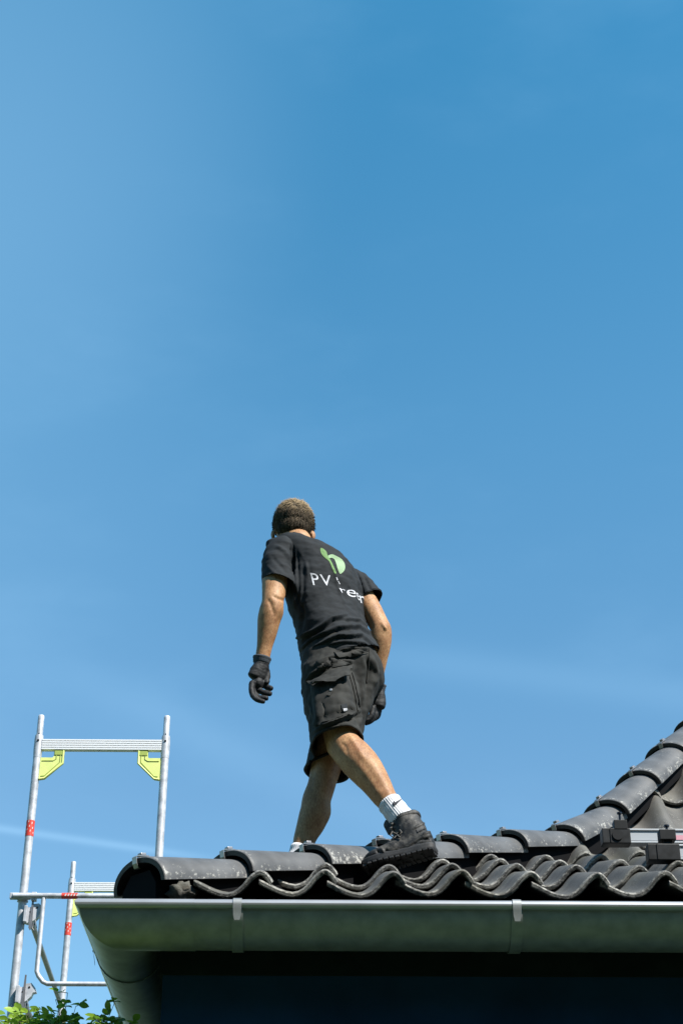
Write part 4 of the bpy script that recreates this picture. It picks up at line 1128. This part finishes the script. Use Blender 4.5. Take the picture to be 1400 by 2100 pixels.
# ---- cargo shorts
m = MB()
def P_(px, py, dY, ra, rb): 
    b = (fp - rp.normalized() * fp.dot(rp.normalized())).normalized(); return (V(px, py, YS + dY), rp.normalized(), b, ra, rb)
loft(m, [P_(699, 1318, .05, .120, .100), P_(701, 1334, .05, .150, .125), P_(703, 1349, .05, .166, .140), P_(704, 1368, .05, .176, .146), P_(704, 1392, .055, .168, .14), P_(702, 1412, .06, .14, .12), P_(700, 1426, .06, .08, .07)], 40, 6, .95)
hl = V(691, 1526, LH.lerp(LK, .93).y); hr_ = V(671, 1583, RH.lerp(RK, .84).y); dl = (hl - LH).normalized(); dr = (hr_ - RH).normalized()
limb(m, [(LH + Vector((0, 0, .05)) , .098), (LH.lerp(hl, .05), .112), (LH.lerp(hl, .35) + Vector((-.004, 0, 0)), .111), (LH.lerp(hl, .7), .101), (hl, .099), (hl + dl * .05, .099)], 36, 6)
limb(m, [(RH + Vector((0, 0, .04)), .10), (RH.lerp(hr_, .1), .115), (RH.lerp(hr_, .45), .102), (RH.lerp(hr_, .8), .086), (hr_, .083), (hr_ + dr * .05, .084)], 36, 6)
pme = remesh(m, .0052, 8)
S = []
S += ridge([(640, 1502), (665, 1486), (700, 1474), (730, 1462)], 3.5, .007)
S += ridge([(646, 1488), (680, 1482), (712, 1468), (738, 1466)], 3, .006)
S += [([(722, 1456), (735, 1470), (741, 1490)], 4, -.008), ([(736, 1450), (742, 1470), (739, 1490)], 3, .006), ([(712, 1478), (728, 1468), (742, 1462)], 2.5, -.006)]
S += ridge([(630, 1395), (655, 1372), (690, 1352), (720, 1358), (730, 1378)], 4, .008)
S += ridge([(642, 1368), (672, 1352), (708, 1344), (750, 1332)], 4, .008)
S += ridge([(625, 1400), (640, 1385), (660, 1375)], 3, .005)
S += ridge([(690, 1336), (720, 1330), (752, 1330)], 3.5, .007)
S += [([(712, 1368), (728, 1378), (737, 1400), (741, 1440), (742, 1480)], 4.5, -.007), ([(722, 1372), (732, 1398), (735, 1440)], 4, .006), ([(752, 1345), (758, 1370), (756, 1400), (750, 1450)], 5, -.010), ([(765, 1350), (772, 1380), (766, 1410)], 4, .006),
      ([(633, 1440), (645, 1470), (648, 1490)], 4, .004), ([(660, 1440), (668, 1465), (662, 1480)], 5, -.003), ([(690, 1425), (700, 1450), (695, 1470)], 5, .003)]
creases(pme, S, noise_fn=lambda a, n: fnoise(10, .006, (1, 1, 1.4), 3)(a, n) + fnoise(28, .0034, (1, 1, 1), 9)(a, n))
pme = cut_open(pme, [(V(701, 1330, YS + .05), Vector((0, 0, 1)), .26), (hl, dl + Vector((.10, 0, .05)), .125), (hr_, dr + Vector((.10, 0, 0)), .105)], .0028)
shorts = mp_(obj('cargo_shorts', pme, M['shorts'], smooth=True))
hem_band(pme, hl, dl + Vector((.10, 0, .05)), .13, 'leg_hem', M['shorts'], shorts, r=.008)
hem_band(pme, hr_, dr + Vector((.10, 0, 0)), .11, 'leg_hem', M['shorts'], shorts, r=.008)
bp_ = bvh_of(pme)
def quadgrid(bvh, c, nu, nv, offf, name, mat, par, thick=.0025, jit=0.0):
    """c: four photo corners tl,tr,br,bl; offf(u,v) distance from the cloth"""
    m = MB(); A = []; B = []
    for i in range(nu + 1):
        u = i / nu; ra, rb = [], []
        for j in range(nv + 1):
            v = j / nv; x = (c[0][0] * (1 - u) + c[1][0] * u) * (1 - v) + (c[3][0] * (1 - u) + c[2][0] * u) * v; y = (c[0][1] * (1 - u) + c[1][1] * u) * (1 - v) + (c[3][1] * (1 - u) + c[2][1] * u) * v
            o_ = offf(u, v); p, n = onto(bvh, x, y, o_)
            if p is None: p = ra[-1] if ra else Vector(V(x, y, YS)); n = -Vector(_f)
            q = p - n * thick
            if jit: p = p + n * mnoise.noise(p * 40) * jit; q = p - n * thick
            ra.append(p); rb.append(q)
        A.append(ra); B.append(rb)
    m.grid(A); m.grid(B, flip=True)
    for i in range(nu):
        for j in (0, nv): m.add([A[i][j], A[i + 1][j], B[i + 1][j], B[i][j]], [(0, 1, 2, 3)])
    for j in range(nv):
        for i in (0, nu): m.add([A[i][j], A[i][j + 1], B[i][j + 1], B[i][j]], [(0, 1, 2, 3)])
    return mp_(m.build(name, mat, recalc=False), par)
bel = lambda u, v, h, e: h * min(1, min(u, 1 - u, v, 1 - v) / e + .12)
pk = quadgrid(bp_, ((637, 1404), (712, 1374), (727, 1461), (645, 1489)), 22, 22, lambda u, v: .003 + bel(u, v, .020, .16), 'cargo_pocket', M['shorts'], shorts, .004, .005)
quadgrid(bp_, ((634, 1404), (711, 1369), (708, 1402), (652, 1413)), 18, 8, lambda u, v: .020 + .024 * v + .004 * math.sin(u * 9), 'pocket_flap', M['shorts'], shorts, .003, .004)
bk = bvh_of(pk.data); m = MB(); p, n = onto(bk, 678.5, 1416.5, .006); m.tube([p - n * .008, p, p + n * .0015], [.0062, .0062, .004], 16); mp_(m.build('button', M['clip']), shorts)
quadgrid(bk, ((675, 1419), (683, 1418), (677, 1428), (670, 1426)), 3, 3, lambda u, v: .004, 'button_tab', M['shorts'], shorts, .003)
quadgrid(bk, ((699, 1446), (710, 1443), (713, 1459), (702, 1462)), 5, 5, lambda u, v: .003, 'label_patch', M['shirt'], shorts, .002)
quadgrid(bk, ((703, 1454), (710, 1453), (711, 1457), (704, 1458)), 3, 2, lambda u, v: .0045, 'label_print', M['print'], shorts, .001)
quadgrid(bp_, ((648, 1358), (672, 1348), (680, 1368), (652, 1377)), 8, 6, lambda u, v: .004 + bel(u, v, .010, .3), 'side_pocket', M['shorts'], shorts, .003, .002)
quadgrid(bp_, ((674, 1348), (690, 1350), (722, 1362), (681, 1370)), 8, 6, lambda u, v: .003 + bel(u, v, .008, .3), 'side_pocket', M['shorts'], shorts, .003, .002)
quadgrid(bp_, ((684, 1338), (722, 1331), (755, 1338), (692, 1347)), 12, 4, lambda u, v: .004 + .006 * v, 'back_pocket_flap', M['shorts'], shorts, .003, .002)
def seam(bvh, pts, name, mat, par, r=.0018, off=.001):
    P = []
    for a in cr(pts, 6):
        p, n = onto(bvh, a[0], a[1], off)
        if p is not None and (not P or (p - P[-1]).length < .05): P.append(p)
    if len(P) > 2: m = MB(); m.tube(P, r, 6); mp_(m.build(name, mat, recalc=False), par)
seam(bp_, [(757, 1330), (756, 1355), (754, 1378), (752, 1400)], 'seat_seam', M['shorts'], shorts, .003)
seam(bp_, [(716, 1384), (726, 1420), (733, 1458)], 'side_seam', M['shorts'], shorts, .003, .002)
seam(bp_, [(722, 1380), (731, 1415), (737, 1450)], 'side_seam', M['shorts'], shorts, .0025, .002)
# hanging strap end at the front of the waist
m = MB(); p0 = V(628, 1380, LH.y + .03); p1 = V(620, 1420, LH.y + .02); p2 = V(624, 1436, LH.y + .02)
m.grid([[p0 + Vector((.012, 0, 0)), p0 - Vector((.004, 0, 0))], [p1 + Vector((.016, 0, 0)), p1 - Vector((.006, .01, 0))], [p2 + Vector((.010, 0, 0)), p2 - Vector((.002, .01, 0))]])
m.grid([[p0 + Vector((.012, .012, 0)), p0 - Vector((.004, -.012, 0))], [p1 + Vector((.016, .012, 0)), p1 - Vector((.006, -.004, 0))], [p2 + Vector((.010, .012, 0)), p2 - Vector((.002, -.004, 0))]], flip=True)
mp_(m.build('waist_strap', M['shorts'], recalc=False), shorts)

# ---- gloves
def glove(W, Wdir, palm, fingers, thumb, yref, cuff_r=.034):
    m = MB()
    def Q(t): return V(t[0], t[1], yref + t[2])
    limb(m, [(W - Wdir * .010, .0305), (W + Wdir * .012, .0300), (Q(palm[0]), .032, .026, palm[3]), (Q(palm[1]), .039, .026, palm[3]), (Q(palm[2]), .040, .024, palm[3]), (Q(palm[2]) + (Q(palm[2]) - Q(palm[1])) * .35, .030, .016, palm[3])], 24, 6)
    if len(palm) > 4: blob(m, Q(palm[4]), (.022, .028, .024))
    for f in fingers:
        r = f[0]; P = [Q(t) for t in f[1:]]
        limb(m, [(p, r * (1.04 - .07 * i) * (1.04 if i in (1, 2) else 1)) for i, p in enumerate(P)] + [(P[-1] + (P[-1] - P[-2]).normalized() * r * .5, r * .55)], 14, 4)
    P = [Q(t) for t in thumb]; limb(m, [(P[0], .016), (P[1], .0145), (P[2], .012), (P[3], .0105), (P[3] + (P[3] - P[2]).normalized() * .006, .006)], 14, 4)
    g = remesh(m, .0028, 3); a = npverts(g); n = npnorm(g); setverts(g, a + n * (fnoise(70, .0010)(a, n) + fnoise(30, .0015, (1, 1, 2.2), 4)(a, n))[:, None])
    go = mp_(obj('glove', g, M['glove'], smooth=True))
    m = MB(); t = Wdir; s_ = Vector((1, 0, 0)); s_ = (s_ - t * s_.dot(t)).normalized(); d = t.cross(s_); rings = []
    for z, r in ((-.009, .0325), (-.007, .0355), (-.002, .0358), (.002, .0330), (.005, .0338), (.009, .0320), (.013, .0322), (.016, .0310)):
        rings.append([W + t * z + (s_ * math.cos(k) + d * math.sin(k)) * (r + .0004 * math.sin(k * 22)) for k in np.linspace(0, 2 * math.pi, 66, endpoint=False)])
    rings.append([W + t * .018 + (s_ * math.cos(k) + d * math.sin(k)) * .028 for k in np.linspace(0, 2 * math.pi, 66, endpoint=False)]); rings.insert(0, [W - t * .007 + (s_ * math.cos(k) + d * math.sin(k)) * .029 for k in np.linspace(0, 2 * math.pi, 66, endpoint=False)])
    m.grid(rings, closed_v=True); mp_(m.build('knit_cuff', M['cuff'], recalc=False), go)
    return go
yl = LW.y; LWp = V(537, 1352, yl)
glove(LWp, (LWp - LE).normalized(), [(536, 1366, .0), (531, 1380, .0), (527, 1391, .0), Vector((.82, .56, .1)), (529, 1403, .0)],
      [(.0122, (537, 1390, .026), (538, 1402, .024), (547, 1409, .012), (556, 1412, .002)), (.0126, (529, 1393, .010), (524, 1410, .006), (539, 1420, -.006), (554, 1423, -.016)),
       (.0122, (521, 1396, -.008), (518, 1417, -.012), (530, 1430, -.024), (547, 1432, -.032)), (.0110, (517, 1398, -.024), (516, 1420, -.032), (525, 1434, -.040), (540, 1439, -.046))],
      [(541, 1366, .012), (547, 1380, .016), (548, 1391, .010), (546, 1401, .002)], yl)
yr = RW.y; RWp = V(773, 1408, yr)
glove(RWp, (RWp - RE).normalized(), [(773, 1422, .0), (771, 1438, .0), (769, 1450, -.002), Vector((.7, -.2, .5))],
      [(.0120, (776, 1445, .020), (776, 1459, .022), (768, 1467, .020), (757, 1471, .018)), (.0124, (774, 1450, .006), (775, 1466, .008), (765, 1474, .008), (753, 1478, .006)),
       (.0120, (770, 1450, -.008), (769, 1468, -.008), (760, 1478, -.010), (750, 1483, -.010)), (.0108, (764, 1448, -.022), (762, 1464, -.026), (755, 1474, -.028), (747, 1478, -.028))],
      [(766, 1422, -.014), (760, 1436, -.018), (757, 1448, -.018), (754, 1458, -.014)], yr)

# ---- socks
def sock(A, B, t0, t1, r0, r1):
    m = MB(); ax = (B - A).normalized(); s_ = Vector((1, 0, 0)); s_ = (s_ - ax * s_.dot(ax)).normalized(); d = ax.cross(s_); rings = []
    n = 15; seg = 132
    for i in range(n):
        u = i / (n - 1); c = A.lerp(B, t0 + (t1 - t0) * u); r = r0 + (r1 - r0) * u + (.0012 if i == 1 else 0) + .0008 * math.sin(u * 17)
        if i == 0: r -= .0015
        rings.append([c + (s_ * math.cos(k) + d * math.sin(k)) * (r + .0009 * math.sin(k * 33)) for k in np.linspace(0, 2 * math.pi, seg, endpoint=False)])
    rings.insert(0, [A.lerp(B, t0 + .005) + (s_ * math.cos(k) + d * math.sin(k)) * (r0 - .007) for k in np.linspace(0, 2 * math.pi, seg, endpoint=False)])
    m.grid(rings, closed_v=True); return mp_(m.build('sock', M['sock'], recalc=False))
LB = V(838, 1706, LA.y - .01)
tS = .735
sk = sock(LK, LA, tS, .965, .0415, .0440)
shape_on(bvh_of(sk.data), [(805, 1647), (806, 1651), (809, 1652), (813, 1649), (829, 1635), (814, 1644), (810, 1646), (809, 1643)], 'printed_mark', M['swoosh'], sk, off=.0032, step=1.5)
sock(RK, RA, .735, 1.04, .0385, .043)

# ---- boots (local frame: x to the toe, y to the left, z up, sole at z=0)
def boot(heel, toe, ank, collar, name='boot'):
    x_ = (toe - heel).normalized(); z_ = (ank - heel); z_ = (z_ - x_ * z_.dot(x_)).normalized(); y_ = z_.cross(x_); B = Matrix((x_, y_, z_)).transposed()
    KB = (toe - heel).length / .305
    def L(x, y, z): return heel + B @ Vector((x, y, z)) * KB
    inv = B.transposed(); cl = inv @ (collar - heel) / KB
    m = MB(); X, Y, Z = x_, y_, z_
    sec = [(.004, .020, .060), (.012, .030, .088), (.04, .037, .105), (.08, .038, .112), (.12, .039, .108), (.155, .042, .094), (.19, .0455, .078), (.225, .0475, .068), (.258, .043, .062), (.282, .034, .052), (.297, .018, .040)]
    loft(m, [(L(x, 0, (t + .018) / 2), Y, Z, w, (t - .018) / 2) for x, w, t in sec], 30, 4, .82)
    cx_, cy_, cz_ = cl
    st_ = [(L(.066, 0, .05), Y, X, .037, .050), (L(.070 + (cx_ - .070) * .35, 0, .08), Y, X, .039, .058), (L(.070 + (cx_ - .070) * .75, cy_ * .6, .075 + (cz_ - .075) * .6), Y, X, .041, .060), (L(cx_, cy_, cz_ - .008), Y, X, .044, .056), (L(cx_, cy_, cz_ + .008), Y, X, .043, .054)]
    loft(m, st_, 30, 6)
    ume = remesh(m, .0036, 5)
    creases(ume, [([(772, 1742), (778, 1752), (780, 1762)], 2.5, -.005), ([(781, 1739), (788, 1750), (790, 1760)], 2.5, .004), ([(790, 1742), (797, 1752), (800, 1762)], 2.5, -.005), ([(846, 1700), (866, 1690), (878, 1684)], 2, .003), ([(842, 1735), (860, 1722), (884, 1718)], 2, -.003), ([(866, 1712), (880, 1706), (890, 1708)], 2, .003), ([(868, 1722), (882, 1716), (893, 1718)], 2, -.003), ([(866, 1702), (878, 1697), (887, 1698)], 1.6, -.0025), ([(822, 1752), (846, 1742), (868, 1741)], 2, .003)],
            noise_fn=fnoise(28, .0022)) if name == 'boot' else None
    bo = mp_(obj('boot', ume, M['boot'], smooth=True))
    # sole with heel block and lugs
    m = MB(); out = [(.002, .026), (.02, .036), (.06, .039), (.10, .037), (.14, .040), (.19, .048), (.225, .051), (.26, .047), (.285, .037), (.302, .018)]
    outl = [(x, w) for x, w in out] + [(x, -w) for x, w in reversed(out)]
    rings = []
    for z, k in ((.004, .97), (.010, 1.03), (.016, 1.01), (.022, 1.04), (.028, 1.03), (.034, .97)):
        rings.append([L(x * 1.0 + (.004 if x > .2 else -.003) * (k - 1) * 30, w * k, z + (.010 if x > .285 else 0) - (.0 if not (.10 < x < .15) else -.006 * (z < .012))) for x, w in outl])
    m.grid(rings, closed_v=True)
    for r_, fl in ((rings[0], True), (rings[-1], False)):
        n = len(out)
        for i in range(n - 1): m.add([r_[i], r_[i + 1], r_[2 * n - 2 - i], r_[2 * n - 1 - i]], [(0, 1, 2, 3)])
    for i in range(13):
        xx = .012 + i * .0225
        w = float(np.interp(xx, [a for a, b in out], [b for a, b in out]))
        for sy in (-1, 1):
            c = L(xx, sy * (w - .010), .001); m.box(c + Z * .002, (.014, .018, .008), B, .0015)
        if i % 2 == 0: m.box(L(xx, 0, .001), (.010, .022, .008), B, .0015)
    mp_(m.build('sole', M['sole']), bo)
    # padded collar
    m = MB(); pts = []
    for k in range(40):
        a = 2 * math.pi * k / 40; dx = math.cos(a); dy = math.sin(a)
        pts.append(L(cl.x + dx * .053, cl.y + dy * .043, cl.z + .012 + .010 * (-dx if dx < 0 else -dx * .6) - .010 * abs(dy)))
    rings = []; c0 = L(cl.x, cl.y, cl.z)
    for i, q in enumerate(pts):
        o_ = (q - c0); o_ = (o_ - Z * o_.dot(Z)).normalized(); r = .0105 + .0012 * math.sin(i * .9)
        rings.append([q + o_ * math.cos(t) * r * .8 + Z * math.sin(t) * r * 1.15 for t in np.linspace(0, 2 * math.pi, 10, endpoint=False)])
    m.grid(rings, closed_u=True, closed_v=True); mp_(m.build('collar', M['boot']), bo)
    # tongue
    m = MB(); P = [L(cl.x + .050, cl.y, cl.z + .026), L(cl.x + .052, cl.y, cl.z + .005), L(cl.x + .056, cl.y, cl.z - .022), L(.150, 0, .098), L(.172, 0, .088)]
    limb(m, [(P[0] + Z * .004, .004, .018, X), (P[0], .0065, .026, X), (P[1], .007, .028, X), (P[2], .008, .026, X), (P[3], .008, .024, X), (P[4], .005, .018, X)], 18, 5)
    mp_(m.build('tongue', M['boot']), bo)
    m = MB(); limb(m, [(L(cl.x + .062, cl.y, cl.z + .030), .008, .020, Y), (L(cl.x + .064, cl.y, cl.z + .018), .011, .026, Y), (L(cl.x + .056, cl.y, cl.z - .004), .011, .028, Y), (L(cl.x + .050, cl.y, cl.z - .03), .010, .026, Y)], 18, 5); mp_(m.build('tongue_pad', M['boot']), bo)
    # laces, hooks, bow
    rows = [(cl.x + .050, cl.z - .012, .036), (cl.x + .056, cl.z - .030, .036), (.146, .104, .034), (.160, .099, .032), (.174, .092, .030)]
    for i, (xx, zz, w) in enumerate(rows):
        m = MB(); x2, z2, w2 = rows[min(i + 1, 4)]
        m.tube([L(xx - .006, -w, zz - .010), L(xx + .008, -w * .5, zz + .004), L((xx + x2) / 2 + .008, 0, (zz + z2) / 2 + .008), L(x2 + .008, w2 * .5, z2 + .004), L(x2 - .006, w2, z2 - .010)], .0026, 7)
        m.tube([L(xx - .006, w, zz - .010), L(xx + .009, w * .5, zz + .005), L((xx + x2) / 2 + .010, 0, (zz + z2) / 2 + .010), L(x2 + .009, -w2 * .5, z2 + .005), L(x2 - .006, -w2, z2 - .010)], .0026, 7)
        m.tube([L(xx - .006, w + .003, zz - .012), L(xx - .001, w + .004, zz - .008), L(xx - .008, w + .001, zz - .006)], .0038, 8)
        mp_(m.build('lace', M['lace']), bo)
    m = MB(); bx = (.138, .030, .108)
    for a, b_ in ((1, .026), (-1, .022)):
        m.tube([L(*bx), L(bx[0] + .016 * a, bx[1] + .020, bx[2] + .004), L(bx[0] + .024 * a, bx[1] + .024, bx[2] - .012), L(bx[0] + .010 * a, bx[1] + .018, bx[2] - b_), L(*bx)], .0026, 7)
    m.tube([L(*bx), L(bx[0] - .004, bx[1] + .022, bx[2] - .020), L(bx[0] - .016, bx[1] + .020, bx[2] - .034)], .0024, 7)
    blob(m, L(*bx), (.007, .007, .007)); mp_(m.build('lace', M['lace']), bo)
    return bo, L, B
heel = V(894, 1748, 5.425); toe = V(743, 1789, 5.515)
colr = V(832, 1686, LA.y + .0)
bo, BL, BB = boot(heel, toe, colr, colr)
bb = bvh_of(bo.data)
quadgrid(bb, ((853, 1702), (869, 1693), (872, 1699), (856, 1708)), 5, 3, lambda u, v: .003, 'side_tag', M['sole'], bo, .002)
for k in range(5):
    x = 857.5 + k * 2.6; y = 1702.5 - k * 1.5
    shape_on(bb, [(x, y), (x + 1.3, y - .7), (x + 1.7, y + 2.4), (x + .4, y + 3.0)], 'tag_letter', M['lace'], bo, off=.0038, step=3)
# the far boot stands on the other side of the hip
def side_z(x): return roof_z(x - XC) + .08
h2 = Vector((RA.x + .07, RA.y - .05, 0)); t2 = Vector((RA.x - .17, RA.y + .14, 0)); h2.z = side_z(h2.x - .03); t2.z = side_z(t2.x) + .01
boot(h2, h2 + (t2 - h2).normalized() * .285, RA, RA + Vector((0, 0, .012)), 'boot2')
